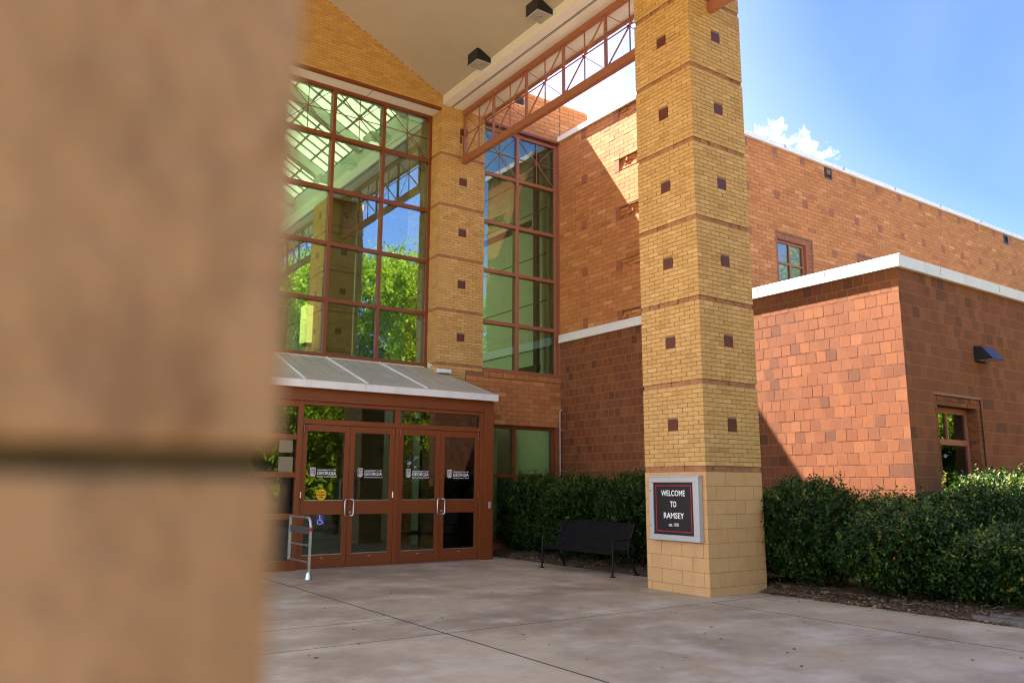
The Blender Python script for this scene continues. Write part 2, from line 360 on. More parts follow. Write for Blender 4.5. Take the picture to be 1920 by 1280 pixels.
# planting bed soil
def bed_h(x, y): return 0.035 + 0.03*math.sin(x*2.3+1)*math.sin(y*1.7) + 0.05*min(1, max(0, (x-10.5)/0.6))
mb = MB(); n = 60
bx = [10.44+i*(13.5-10.44)/14 for i in range(15)] + [14.5, 17, 20, 30]; by = [-6+j*0.31 for j in range(74)]
rb = random.Random(3)
gv = [[(x + (rb.gauss(0, .03) if i == 0 else 0), y, (0.004 if i == 0 else bed_h(x, y)+rb.gauss(0, .012))) for i, x in enumerate(bx)] for y in by]
mb.idx([p for r in gv for p in r], [(j*len(bx)+i, j*len(bx)+i+1, (j+1)*len(bx)+i+1, (j+1)*len(bx)+i) for j in range(len(by)-1) for i in range(len(bx)-1)], 0, 0.5, True)
tag(mb.build('planting_bed', mat('bed_soil', (0.10, 0.06, 0.032), 0.95, noise=0.4, nscale=9, bump=0.8, bscale=30)), kind='structure')

# ================================================================== brick pillars
def pillar(name, x0, x1, y0, y1, ztop, label, group, near=False):
    p = thing(name, ((x0+x1)/2, (y0+y1)/2, 0), label, 'pillar', group)
    faces = [((x1,y0,0),(-1,0,0),(0,-1,0),x1-x0), ((x0,y0,0),(0,1,0),(-1,0,0),y1-y0), ((x0,y1,0),(1,0,0),(0,1,0),x1-x0), ((x1,y1,0),(0,-1,0),(1,0,0),y1-y0)]
    mb = MB(); e = 0.004
    ch = ZB/8.6
    for i, (o, u, nn, W) in enumerate(faces):
        bricks(mb, o, u, nn, W, ZB, 0.432, ch, joint=0.007, depth=0.005, jit=0.0006, tilt=0.001, z0=-0.4*ch, u0=-0.11*(i % 2), seed=i+7, mi=0, mo=1)
    mb.box((x0+.012,y0+.012,ZB-.02),(x1-.012,y1-.012,ZB-.001), 1)
    mb.build('block_base', [M['cmu'], M['cmujoint']], p)
    core = MB(); core.box((x0+.06,y0+.06,0.1),(x1-.06,y1-.06,ztop-.01)); core.build('core', M['dark'], p)
    k = 0; z = B0
    prev = ZB
    while z < ztop-0.05:
        mb = MB()
        ins = 0.016
        for i, (o, u, nn, W) in enumerate([((x1-ins,y0+ins,prev),(-1,0,0),(0,-1,0),x1-x0-2*ins), ((x0+ins,y0+ins,prev),(0,1,0),(-1,0,0),y1-y0-2*ins),
                                          ((x0+ins,y1-ins,prev),(1,0,0),(0,1,0),x1-x0-2*ins), ((x1-ins,y1-ins,prev),(0,-1,0),(1,0,0),y1-y0-2*ins)]):
            bricks(mb, o, u, nn, W, z-prev, 0.217, z-prev, joint=0.006, depth=0.018, jit=0.007, tilt=0.06, seed=k*7+i, mi=0, mo=1)
        mb.build('stone_band', [M['band'], M['rmortar']], p)
        top = min(z+T-BT, ztop); h = top-z
        mb = MB()
        for i, (o, u, nn, W) in enumerate(faces):
            o = Vector(o)+Z*z
            cu, cz = W/2, (T-BT)/2+0.004
            sk = [(cu-.111, cz-.105, cu+.105, cz+.103)] if h > 0.9 else []
            bricks(mb, o, u, nn, W, h, W/6, (T-BT)/18, joint=0.010, depth=0.009, jit=0.0012, tilt=0.004, seed=k*5+i+31, skip=sk, mi=0, mo=1)
            u = Vector(u); nn = Vector(nn)
        mb.box((x0+.010,y0+.010,z+.0005),(x1-.010,y1-.010,z+.004), 1); mb.box((x0+.010,y0+.010,top-.004),(x1-.010,y1-.010,top-.0005), 1)
        bp = mb.build('brick_panel', [M['ybrick'], M['ymortar']], p)
        if h > 0.9:
            for (o, u, nn, W) in faces:
                o = Vector(o)+Z*z; u = Vector(u); nn = Vector(nn); cu, cz = W/2, (T-BT)/2+0.004
                a = o+u*(cu-.104)+Z*(cz-.101)-nn*0.012; b = o+u*(cu+.098)+Z*(cz+.096)-nn*0.0015
                tm = MB(); tm.box(a, b, 0, 0.5); tm.build('accent_tile', M['tile'], bp)
        prev = z+T-BT; z += T; k += 1
    return p
pillar('brick_pillar', PX0, PX1, PY0, PY1, 10.99, 'tall free-standing yellow brick pillar with dark square tiles and block base carrying the welcome board', 'pillars under the canopy')

# foreground pillar: large smooth cast blocks with deep reveal joints
fx0, fx1, fy0, fy1 = -1.188, 0.1122, 0.33, 1.63
fp = thing('block_pillar', ((fx0+fx1)/2, (fy0+fy1)/2, 0), 'blurred tan pillar right in front of the lens with one dark joint across it', 'pillar', 'pillars under the canopy')
tanm = mat('tan_cast_block', (0.20, 0.118, 0.056), 0.85, noise=0.07, nscale=4, bump=0.5, bscale=55,
           alpha2=[((0.085, 0.04, 0.014), 17.0, 0.53, 0.66, 0.8, (1, 1, 0.45)), ((0.10, 0.05, 0.018), 60.0, 0.55, 0.7, 0.6, (1, 1, 0.7)), ((0.32, 0.21, 0.125), 6.0, 0.45, 0.75, 0.6, (1, 1, 0.6))])
zz = [0.0, 0.80, 1.603, 2.41, 3.22, 4.03, 4.84, 5.65, 6.46, 7.27, 8.08, 8.89, 9.7, 10.99]
mb = MB(); mb.box((fx0+.007,fy0+.007,0),(fx1-.007,fy1-.007,10.98)); mb.build('core', mat('joint_olive', (0.045, 0.029, 0.007), 0.95, noise=.3, nscale=30), fp)  # dark olive core showing in the joints
for i in range(len(zz)-1):
    mb = MB(); mb.box((fx0,fy0,zz[i]+(0.0125 if i else 0)),(fx1,fy1,zz[i+1]), bev=0.003); mb.build('cast_block', tanm, fp)

# ================================================================== hall building
hall = thing('student_hall', (AX, LY, 0), 'entrance hall with tall green glass wall, yellow brick gable and rust red frames', 'building')
# gable wall over the glass: brick courses clipped by the slope
gs = (12.712-11.231)/(9.192-6.083)
def gz(x): return 11.231+0.03 + (9.192-x)*gs if x >= AX else 11.231+0.03 + (x-MIR(9.192))*gs
mb = MB(); rg = random.Random(12); zL = 10.86; bl, bh = 0.2162, (T-BT)/18; z = zL+0.06; r = 0
xl, xr = MIR(9.192), 9.192
while z < gz(AX):
    half = AX - (AX-xl)*max(0, 1-0) ; lim = [x for x in (xl, xr)]
    # extents of the course under the slope
    if z+bh > gz(xr): dx = (z+bh-gz(xr))/gs
    else: dx = 0
    a0, b0 = xl+dx, xr-dx
    x = xl - (bl/2 if r % 2 else 0)
    while x < b0:
        a, b = max(x, a0), min(x+bl-.010, b0); x += bl
        if b-a < .015: continue
        d = rg.gauss(0, .0012); t = min(max(rg.gauss(.45, .2), 0), 1)
        mb.box((a, LY+d-.0, z),(b, LY+.012, z+bh-.010), 0, t)
    z += bh; r += 1
mb.prism([(xl, zL+.03), (xr, zL+.03), (xr, gz(xr)), (AX, gz(AX)), (xl, gz(xr))], 1, LY+.009, LY+.30, 1)
for q0, q1 in ((CX0-.06, CX1), (MIR(CX1), MIR(CX0)+.06)): mb.box((q0, LY+.031, 10.995),(q1, LY+.62, 11.46), 1)
mb.build('gable_wall', [M['ybrick'], M['ymortar']], hall)
mb = MB(); mb.box((MIR(CX0), LY-.004, zL),(CX0, LY+.10, zL+.058)); mb.build('steel_lintel', M['rust'], hall)
mb = MB(); mb.box((MIR(CX0)+.002, LY+.10, zL+.005),(CX0-.002, GY-.05, zL+.05))
for x in (7.35, 5.1, 2.9): mb.box((x-.006, LY+.10, zL+.002),(x+.006, GY-.05, zL+.006), 1)
mb.build('head_soffit', [M['soffit'], M['dark']], hall)
# attached columns (right one is in view, left one mirrors it)
def wall_column(x0, x1, seed):
    cm = MB(); zb = 4.481-3*T
    faces = [((x1,LY,0),(-1,0,0),(0,-1,0),x1-x0), ((x0,LY,0),(0,1,0),(-1,0,0),.62), ((x1,LY+.62,0),(0,-1,0),(1,0,0),.62)]
    col = None
    for i, (o, u, nn, W) in enumerate(faces): bricks(cm, o, u, nn, W, zb-.07, 0.432, 0.2117, joint=.007, depth=.005, jit=.0006, tilt=.001, seed=seed+i, mi=2, mo=3)
    k = 0; z = zb
    tiles = []
    while z < 10.9:
        top = min(z+T-BT, 11.0); h = top-z
        for i, (o, u, nn, W) in enumerate(faces):
            o = Vector(o)+Z*z; sk = []
            if i == 0 and h > .9:
                cu, cz = W/2-.012, (T-BT)/2+.01; sk = [(cu-.115, cz-.105, cu+.115, cz+.103)]
                q = o+Vector(u)*cu+Z*cz; tiles.append(q)
            nb = 6 if i == 0 else 3
            bricks(cm, o, u, nn, W, h, W/nb, (T-BT)/18, joint=.010, depth=.009, jit=.0012, tilt=.004, seed=seed+k*5+i, skip=sk, mi=0, mo=1)
        cm.box((x0+.01,LY+.01,z+.0005),(x1-.01,LY+.6,z+.004), 1); cm.box((x0+.01,LY+.01,top-.004),(x1-.01,LY+.6,top-.0005), 1)
        z += T; k += 1
    c = cm.build('brick_column', [M['ybrick'], M['ymortar'], M['cmu'], M['cmujoint']], hall)
    z = zb
    while z < 11: bandm = MB(); bandm.box((x0+.016,LY+.016,z-BT-.01),(x1-.016,LY+.60,z+.01)); bandm.build('stone_band', M['band'], c); z += T
    for q in tiles:
        t = MB(); t.box(q+Vector((-.108,.012,-.099)), q+Vector((.108,.0015,.098))); t.build('accent_tile', M['tile'], c)
wall_column(CX0, CX1, 100); wall_column(MIR(CX1), MIR(CX0), 200)
# curtain wall
ZT = [10.84, 9.640, 8.335, 7.026, 5.707, 4.440]
MX = [CX0-.035, 7.851, 6.568, 5.285, 4.20, 2.917, 1.634, MIR(CX0)+.035]
fm = MB(); fd = .055
for i, x in enumerate(MX): fm.box((x-.042, GY-fd, ZT[-1]-.045),(x+.042, GY+.14, ZT[0]+.06), 0, .5, .006)
for zt in ZT:
    for i in range(len(MX)-1): fm.box((MX[i+1]+.043, GY-fd+.004, zt-.045),(MX[i]-.043, GY+.13, zt+.045), 0, .5, .006)
cw = fm.build('curtain_frame', M['rust'], hall)
rgp = random.Random(9)
for i in range(len(MX)-1):
    for j in range(len(ZT)-1):
        a, b, z0, z1 = MX[i+1]+.035, MX[i]-.035, ZT[j+1]+.035, ZT[j]-.035
        pm = MB(); t1, t2 = rgp.gauss(0, .0012), rgp.gauss(0, .0012)
        pm.face([(a,GY+t1+t2,z0),(b,GY-t1+t2,z0),(b,GY-t1-t2,z1),(a,GY+t1-t2,z1)])
        pm.build('glass_pane', GL['cw'], cw)
for i in range(len(MX)-1):                      # star rods in the top row
    rm = MB(); a, b, z0, z1 = MX[i+1]+.04, MX[i]-.04, ZT[1]+.04, ZT[0]-.04; cx, cz = (a+b)/2, (z0+z1)/2; yy = GY-.035
    for p, q, rr in (((a,yy,z0),(b,yy,z1),.008), ((a,yy-.012,z1),(b,yy-.012,z0),.012), ((a,yy+.005,cz),(b,yy+.005,cz),.010), ((cx,yy+.008,z0),(cx,yy+.008,z1),.010)): rm.tube([p,q], rr, 6)
    rm.tube([(cx,yy-.02,cz),(cx,yy+.02,cz)], .022, 8)
    rm.build('star_rods', M['rust'], cw)
# recess: wall above, glazing, spandrel, lower window
bw = MB()
bricks(bw, (13.90,LY2,10.92), (-1,0,0), (0,-1,0), 13.90-CX1-.002, 12.03-10.92, .345, .1135, joint=.011, depth=.010, jit=.0015, tilt=.003, seed=55, mi=0, mo=1,
       skip=[(13.9-11.66, .74, 13.9-11.36, .98), (13.90-12.905, 0, 13.90-12.885, 1.2)])
bw.box((CX1+.002, LY2+.02, 10.925),(13.88, LY2+.38, 12.02), 1)
bricks(bw, (13.90,LY2+.4,10.92), (0,-1,0), (1,0,0), .4, 12.03-10.92, .345, .1135, joint=.011, depth=.010, seed=56, mi=0, mo=1)
bw.build('recess_wall', [M['rbrick'], M['rmortar']], hall)
sc = MB(); sc.box((11.37,LY2-.004,11.665),(11.65,LY2+.018,11.90)); sc.box((11.41,LY2-.006,11.70),(11.61,LY2-.003,11.865), 1); sc.build('scupper', [M['blackg'], M['dark']], hall)
cp = MB(); cp.prism([(LY2-.06,12.03),(LY2-.06,12.25),(LY2+.46,12.29),(LY2+.46,12.03)], 0, CX1+.0, 13.97); cp.build('parapet_coping', M['white'], hall)
st = MB(); st.box((CX1+.002,LY2-.004,10.853),(SX-.01,LY2+.09,10.918)); st.build('steel_lintel', M['rust'], hall)
st = MB(); st.box((CX1+.002,LY2+.09,10.862),(SX-.01,RY-.04,10.91)); st.build('head_soffit', M['soffit'], hall)
RZ = [10.754+.035, 9.535, 8.235, 6.955, 5.625, 4.416]; RM = [SX-.055, 11.547, 10.44]
fm = MB()
for x in RM[:2]: fm.box((x-.045, RY-.05, RZ[-1]-.03),(x+.045, RY+.13, RZ[0]+.06), 0, .5, .006)
for zt in RZ:
    for i in range(2): fm.box((RM[i+1]+.046, RY-.045, zt-.045),(RM[i]-.046, RY+.12, zt+.045), 0, .5, .006)
rf = fm.build('recess_frame', M['rustp'], hall)
for i in range(2):
    for j in range(5):
        a, b, z0, z1 = RM[i+1]+.035, RM[i]-.035, RZ[j+1]+.035, RZ[j]-.035
        pm = MB(); t1, t2 = rgp.gauss(0, .0012), rgp.gauss(0, .0012)
        pm.face([(a,RY+t1+t2,z0),(b,RY-t1+t2,z0),(b,RY-t1-t2,z1),(a,RY+t1-t2,z1)]); pm.build('glass_pane', GL['rec'], rf)
    rm = MB(); a, b, z0, z1 = RM[i+1]+.04, RM[i]-.04, RZ[1]+.04, RZ[0]-.04
    cx, cz = (a+b)/2, (z0+z1)/2; yy = RY-.03
    if i == 1: cx = 10.99
    for p, q, rr in (((a,yy,z0),(b,yy,z1),.008), ((a,yy-.012,z1),(b,yy-.012,z0),.011), ((a,yy+.005,cz),(b,yy+.005,cz),.009), ((cx,yy+.008,z0),(cx,yy+.008,z1),.009)): rm.tube([p,q], rr, 6)
    rm.tube([(cx,yy-.02,cz),(cx,yy+.02,cz)], .02, 8); rm.build('star_rods', M['rustp'], rf)
sp = MB()
bricks(sp, (SX,LY2,3.075), (-1,0,0), (0,-1,0), SX-CX1+.5, 1.14, .345, .1135, joint=.011, depth=.008, jit=.0012, tilt=.003, seed=61, mi=0, mo=1)
sp.box((CX1-.49,LY2+.012,3.06),(SX-.002,LY2+.4,4.33), 1)
sd_ = MB(); bricks(sd_, (SX,LY2-.02,4.22), (-1,0,0), (0,-1,0), SX-CX1, .12, .0755, .13, joint=.010, depth=.016, jit=.001, tilt=.003, seed=62, mi=0, mo=1)
sd_.build('soldier_course', [M['rbrick'], M['dark']], hall)
sp.build('spandrel_wall', [M['rbrick'], M['rmortar']], hall)
sl = MB(); sl.box((CX1+.002,LY2-.03,4.342),(SX-.005,RY+.0,4.388), 0, .5, .005); sl.build('window_sill', M['rustp'], hall)
lw = MB(); LX = [SX-.16, 11.463, 10.0]
for x in LX: lw.box((x-.04,RY-.05,.25),(x+.04,RY+.1,3.055), 0, .5, .006)
for zt in (3.02, 1.826, .27):
    for i in range(2): lw.box((LX[i+1]+.041,RY-.045,zt-.04),(LX[i]-.041,RY+.09,zt+.04), 0, .5, .006)
lwf = lw.build('lower_window', M['rust'], hall)
for i in range(2):
    for z0, z1 in ((.3,1.79),(1.86,2.985)):
        pm = MB(); pm.face([(LX[i+1]+.03,RY,z0),(LX[i]-.03,RY,z0),(LX[i]-.03,RY,z1),(LX[i+1]+.03,RY,z1)]); pm.build('glass_pane', GL['rec'], lwf)
bs = MB(); bs.box((CX1-.5,LY2+.05,0),(SX,RY+.1,.23)); bs.box((LX[0]+.041,LY2+.05,.23),(SX-.001,RY+.1,3.06)); bs.box((SX-.0045,LY2+.001,.0),(SX+.3,RY+.3,10.85)); bs.build('base_wall', M['rsquare'], hall)
# interior
BX = 9.0
im = MB(); im.box((-2,GY+.2,-.02),(16,42,.0)); im.build('interior_floor', M['ifloor'], hall)
im = MB(); im.box((-2,22.5,3.95),(16,42,4.25)); im.box((-2,17.6,3.95),(1.5,22.5,4.25)); im.build('skylight_blocking_slab', M['iwall'], hall)  # unseen slab added so the lower floor stays dark behind the doors
im = MB(); im.box((12.70,RY+.16,0),(12.85,42,10.95)); 
for zj in (5.2, 6.5, 7.8, 9.1, 10.2): im.box((12.694,RY+.2,zj),(12.7,42,zj+.025), 1)
im.box((12.690,RY+.5,4.62),(12.70,19.4,4.80), 1); im.box((12.690,RY+.9,8.75),(12.70,20.2,8.95), 1)
im.box((12.45,RY+.35,4.3),(12.56,RY+.5,10.9), 1)
im.box((10.6,24.6,0),(12.69,24.7,10.9), 0)
im.build('interior_wall', [M['iwall'], M['idark']], hall)
im = MB(); im.box((12.0,18.2,0.0),(12.15,22,3.9)); im.box((10.6,17.9,0),(10.66,22,3.9)); im.build('lobby_partition', M['iwall'], hall)
im = MB(); im.box((-2.1,40,0),(16,40.2,15)); im.box((-2.2,GY+.3,0),(-2.05,40,15)); im.build('back_wall', M['idark'], hall)
im = MB(); im.box((BX,GY+.16,10.62),(BX+1.3,40,11.47)); im.box((MIR(BX)-1.3,GY+.16,10.62),(MIR(BX),40,11.47)); im.build('roof_beam', M['iwall'], hall)
im = MB(); im.box((BX+1.31,GY+.16,11.0),(12.85,40,11.4)); im.box((-2,GY+.16,11.0),(MIR(BX)-1.31,40,11.4)); im.build('side_ceiling', M['iwall'], hall)
for yc in (17.10, 23.3, 29.5):
    cm = MB(); bricks(cm, (9.0+1.0,yc,0), (-1,0,0), (0,-1,0), 1.0 if yc > 18 else .80, 10.62, .2, .0693, joint=.010, depth=.009, seed=70, mi=0, mo=1)
    bricks(cm, (9.0,yc,0), (0,1,0), (-1,0,0), 1.25 if yc > 18 else .6, 10.62, .2, .0693, joint=.010, depth=.009, seed=71, mi=0, mo=1)
    for k in range(8): cm.box((8.996,yc-.004,4.481+(k-3)*T-BT),(9.8,yc+.6,4.481+(k-3)*T), 1)
    cm.build('interior_column', [M['ybrick'], M['ymortar']], hall)
# skylight: translucent panels on white rafters
slope = (13.75-11.47)/(BX-AX)
trl = bpy.data.materials.new('skylight_panel'); trl.use_nodes = True
tn = trl.node_tree.nodes; tn.remove(tn['Principled BSDF']); tb = tn.new('ShaderNodeBsdfTranslucent'); tb.inputs[0].default_value = (.50,.53,.50,1)
trl.node_tree.links.new(tb.outputs[0], tn['Material Output'].inputs['Surface'])
pm = MB(); gm = MB(); rfm = []
for sgn in (1, -1):
    P = lambda s, y, dz=0: (AX+sgn*(BX-AX)*(1-s), y, 11.47+(13.75-11.47)*s+dz)
    pm.face([P(0,GY+.2,.1),P(1,GY+.2,.1),P(1,40,.1),P(0,40,.1)])
    for s in (0, .125, .25, .375, .5, .625, .75, .875, 1): gm.bar(P(s,GY+.2,.07),P(s,40,.07),.045,.05)
    y = GY+.5
    while y < 40: gm.bar(P(0,y,.07),P(1,y,.07),.03,.05); y += .48
    y = GY+1.1
    while y < 40: rfm.append((P(0,y,-.10),P(1,y,-.10))); y += 2.88
sk = pm.build('skylight', trl, hall); gm.build('glazing_bars', mat('bar_paint', (.20,.23,.19), .7), sk); 
for a, b in rfm: m_ = MB(); m_.bar(a, b, .28, .26); m_.build('rafter', M['iwall'], sk)
gw = MB(); gw.prism([(xl,11.2),(xr,11.2),(xr,11.5),(AX,13.85),(xl,11.5)], 1, LY+.31, GY+.18); gw.build('gable_backing', M['iwall'], hall)
rr_ = MB(); rr_.box((CX1-.02,LY+.4,11.42),(13.88,40,11.75)); rr_.box((MIR(13.88),LY+.4,11.42),(MIR(CX1),40,11.75)); rr_.build('flat_roof', M['grey'], hall)
# staircase seen inside behind the second pane row
stc = thing('staircase', (7.0, 25, 4.25), 'pale stair flight rising behind the lowest panes of the glass wall', 'staircase')
im = MB(); im.bar((7.9,23.0,4.4),(4.2,29,7.6),.16,.42); im.build('stringer', M['iwall'], stc)
im = MB(); im.bar((7.9,22.95,5.35),(4.2,28.95,8.55),.06,.06); im.bar((7.9,22.9,4.3),(7.9,22.9,5.4),.05); im.build('handrail', M['steel'], stc)
lampm = mat('lit_lamp', (.9,.85,.6), .5, emit=((1.0,.80,.30), 0.30)); lampw = mat('lit_uplight', (.95,.95,.9), .5, emit=((1,.98,.9), 0.35))
sn = thing('wall_sconce', (8.85,24.3,5.7), 'tall yellow glowing wall sconce seen through the lowest left glass pane', 'lamp')
im = MB(); im.box((8.72,24.05,6.02),(8.98,24.50,7.22), 0, .5, .03); im.build('lit_diffuser', lampm, sn)
im = MB(); im.box((8.78,24.15,5.90),(8.999,24.4,6.015)); im.build('bracket', M['blackg'], sn)
for yl, lb in ((19.6, 'white box uplight on the pale beam, nearer the glass of the two behind it'), (23.4, 'white box uplight on the pale beam, deeper inside the hall')):
    ul = thing('box_uplight', (BX-.2,yl,11.1), lb, 'lamp', 'uplights on the inner beam')
    im = MB(); im.prism([(yl-.28,10.98),(yl+.28,10.98),(yl+.28,11.28),(yl-.28,11.28)], 0, BX-.38, BX-.002); im.build('housing', M['iwall'], ul)
    im = MB(); im.box((BX-.36,yl-.26,11.281),(BX-.04,yl+.26,11.287)); im.box((BX-.37,yl-.25,10.972),(BX-.05,yl+.25,10.979)); im.build('lens', lampw, ul)

# ================================================================== entrance vestibule
VY, vR = 15.113, 9.976
vs = thing('entrance_vestibule', (AX, VY, 0), 'rust red glazed entrance porch with pale sloping metal roof', 'porch')
dL, dR = 5.555, 9.640
fr = MB()
def post(x0, x1, z0=0.0, z1=3.46, y0=VY, y1=VY+.16, bev=.006): fr.box((x0,y0,z0),(x1,y1,z1), 0, .5, bev)
post(9.745, vR, 0, 3.46, VY-.03, VY+.25)                            # right corner post
fr.box((MIR(vR),VY-.03,3.215),(9.744,VY+.22,3.46), 0, .5, .006)     # head beam
DL = [(5.555, 9.640), (MIR(9.640), MIR(5.555))]
for a, b in DL:
    post(a-.10, a-.002, 0, 3.214); post(b+.002, b+.104, 0, 3.214)
    fr.box((a,VY+.01,2.765),(b,VY+.14,2.865), 0, .5, .005); fr.box((a,VY+.012,3.135),(b,VY+.14,3.213), 0, .5, .005)
    c = (a+b)/2; fr.box((c-.05,VY,2.866),(c+.05,VY+.15,3.134), 0, .5, .005); fr.box((c-.045,VY+.004,0),(c+.045,VY+.14,2.764), 0, .5, .005)
post(MIR(vR), MIR(9.745), 0, 3.46, VY-.03, VY+.25)
sa, sb = MIR(5.455)+.001, 5.454                                     # side light between the door pairs
for zt in (.14, 1.0, 1.78, 2.5, 3.14): fr.box((sa,VY+.01,zt-.05 if zt > .2 else 0),(sb,VY+.13,zt+.05 if zt < 3 else 3.213), 0, .5, .005)
for x in (sa+.26, (sa+sb)/2): pass
fr.box((vR-.1,VY+.251,0),(vR-.004,LY-.005,3.45)); fr.box((MIR(vR)+.004,VY+.251,0),(MIR(vR)+.1,LY-.005,3.45))
frame = fr.build('frame', M['rust'], vs)
for a, b in DL:
    for p, q in ((a+.0,(a+b)/2-.05), ((a+b)/2+.05,b)):
        pm = MB(); pm.face([(p,VY+.08,2.86),(q,VY+.08,2.86),(q,VY+.08,3.14),(p,VY+.08,3.14)]); pm.build('transom_pane', GL['door'], frame)
pm = MB(); pm.face([(sa,VY+.07,.1),(sb,VY+.07,.1),(sb,VY+.07,3.14),(sa,VY+.07,3.14)]); pm.build('side_pane', GL['door'], frame)
pp = MB(); pp.box((5.12,VY+.05,1.80),(5.40,VY+.064,2.12)); pp.box((5.12,VY+.05,2.20),(5.38,VY+.064,2.44)); pp.build('paper_notice', mat('cream_paper', (.22,.19,.12), .9), frame)
# doors
def emblem(x, z, yy, parent):
    """shield with arch, lettering right of it; x,z = top left of the shield"""
    W_, H_ = .112, .175; pts = [(0,0),(W_,0),(W_,-H_*.72)] + [(W_/2+W_/2*math.cos(t), -H_*.72-(H_*.28)*math.sin(t)) for t in [math.pi*i/8 for i in range(1, 8)]] + [(0,-H_*.72)]
    def poly(mb_, ps, y, mi): mb_.face([(x+a, y, z+b) for a, b in ps][::-1], mi)
    mb_ = MB(); poly(mb_, pts, yy, 0)
    cx, cz = W_/2, -H_*.5; sc_ = lambda ps, k: [(cx+(a-cx)*k, cz+(b-cz)*(k*.99 if k < 1 else k)) for a, b in ps]
    inn = sc_(pts, .86); poly(mb_, inn, yy-.001, 1)
    low = [(a, b) for a, b in inn if b <= -H_*.66]
    low = [(inn[0][0], -H_*.69), (inn[1][0], -H_*.69)] + [q for q in low if q[1] < -H_*.69]
    poly(mb_, low, yy-.002, 2)
    yb = yy-.003
    for px in (.030, .052, .074): mb_.box((x+px-.001,yb,z-.142),(x+px+.009,yb-.001,z-.055), 0)
    mb_.box((x+.024,yb,z-.062),(x+.090,yb-.001,z-.055), 0); mb_.box((x+.018,yb,z-.147),(x+.096,yb-.001,z-.139), 0)
    for k in range(10):
        t0, t1 = math.pi*k/10, math.pi*(k+1)/10; c0 = W_/2
        mb_.face([(x+c0+r*math.cos(t), yb-.001, z-.058+r*math.sin(t)*1.05) for r, t in ((.037,t0),(.028,t0),(.028,t1),(.037,t1))][::-1], 0)
    mb_.build('emblem', [M['whitep'], M['blackp'], M['redp']], parent)
    tm = MB()
    put_text(tm, 'UNIVERSITY OF', .044, (x+.145,yy-.001,z-.062), (1,0,0), (0,-1,0), 0, .0, 0.93, 'LEFT', .385)
    put_text(tm, 'GEORGIA', .088, (x+.142,yy-.001,z-.138), (1,0,0), (0,-1,0), 0, .0008, 0.90, 'LEFT', .395)
    put_text(tm, 'Ramsey Student Center', .040, (x+.145,yy-.001,z-.186), (1,0,0), (0,-1,0), 0, .0, 0.85, 'LEFT', .41)
    tm.build('lettering', M['whitep'], parent)
def door(x0, x1, hinge_left, first=False, deco=True):
    g = .004; a, b = x0+g, x1-g; st_, y0, y1 = .105, VY+.03, VY+.085
    m_ = MB(); m_.box((a,y0,.012),(a+st_,y1,2.757), 0, .5, .004); m_.box((b-st_,y0,.012),(b,y1,2.757), 0, .5, .004)
    for z0, z1 in ((.012,.262),(1.02,1.29),(2.63,2.757)): m_.box((a+st_+.0005,y0+.001,z0),(b-st_-.0005,y1-.001,z1), 0, .5, .003)
    d = m_.build('door', M['rust'], vs)
    for z0, z1, nm in ((.262,1.02,'lower_pane'),(1.29,2.63,'upper_pane')):
        p_ = MB(); p_.face([(a+st_-.01,y0+.03,z0-.01),(b-st_+.01,y0+.03,z0-.01),(b-st_+.01,y0+.03,z1+.01),(a+st_-.01,y0+.03,z1+.01)]); p_.build(nm, GL['door'], d)
        e_ = MB(); e_.box((a+st_,y0-.004,z0-.001),(b-st_,y0+.022,z0+.012)); e_.build('glazing_bead', M['alu'], d)
    hx = b-st_*.30 if hinge_left else a+st_*.30; dx = -.055 if hinge_left else .055
    h_ = MB(); pts = [(hx,y0,1.31),(hx+dx*.2,y0-.07,1.31),(hx+dx*.7,y0-.08,1.305),(hx+dx,y0-.08,1.28),(hx+dx,y0-.08,1.03),(hx+dx*.7,y0-.08,1.0),(hx+dx*.2,y0-.07,.995),(hx,y0,.995)]
    h_.tube(pts, .014, 10); h_.build('handle', M['alu'], d)
    if not hinge_left:
        c_ = MB(); c_.tube([(a+.05,y0+.001,1.06),(a+.05,y0-.014,1.06)], .022, 12); c_.build('lock_cylinder', M['alu'], d)
    kx = a+.03 if hinge_left else b-.03
    c_ = MB(); c_.tube([(kx,y0-.012,2.60),(kx,y0-.012,2.74)], .02, 8); c_.build('pivot_hinge', M['rust'], d)
    c_ = MB(); c_.tube([(kx+(-.015 if hinge_left else .015),y0-.006,1.34),(kx+(-.015 if hinge_left else .015),y0-.006,1.46)], .018, 8); c_.build('butt_hinge', M['alu'] if x0 < 7.4 else M['rust'], d)
    c_ = MB(); c_.box(((a+b)/2-.03,y0-.003,.20),((a+b)/2+.03,y0+.004,.213)); c_.build('maker_plate', M['aluf'], d)
    gx0, gx1 = a+st_, b-st_
    if deco: emblem((gx0+gx1)/2-.30, 1.925, y0+.027, d)
    return d
doors = []
for ai, (a, b) in enumerate(DL):
    c = (a+b)/2; e1 = (a+c-.045)/2; e2 = (c+.045+b)/2
    for k, (p, q) in enumerate(((a,e1),(e1,c-.045),(c+.045,e2),(e2,b))): doors.append(door(p, q, k % 2 == 0, deco=True))
d0 = doors[0]
st = MB(); sx_, sz_ = 6.005, 1.405; yy = VY+.056
st.face([(sx_+.105*math.cos(t),yy,sz_+.105*math.sin(t)) for t in [2*math.pi*i/28 for i in range(28)]], 0)
for zz_, txt, s_ in ((.045,'CAUTION',.036),(-.012,'AUTOMATIC',.042),(-.055,'DOOR',.036)): put_text(st, txt, s_, (sx_,yy-.001,sz_+zz_-.01), (1,0,0), (0,-1,0), 1, .0012, .8)
st.build('caution_sticker', [M['yellowp'], M['blackp']], d0)
st = MB(); sx_, sz_ = 6.005, .925; st.face([(sx_-.085,yy,sz_-.10),(sx_+.085,yy,sz_-.10),(sx_+.085,yy,sz_+.095),(sx_-.085,yy,sz_+.095)], 0)
yw = yy-.0015
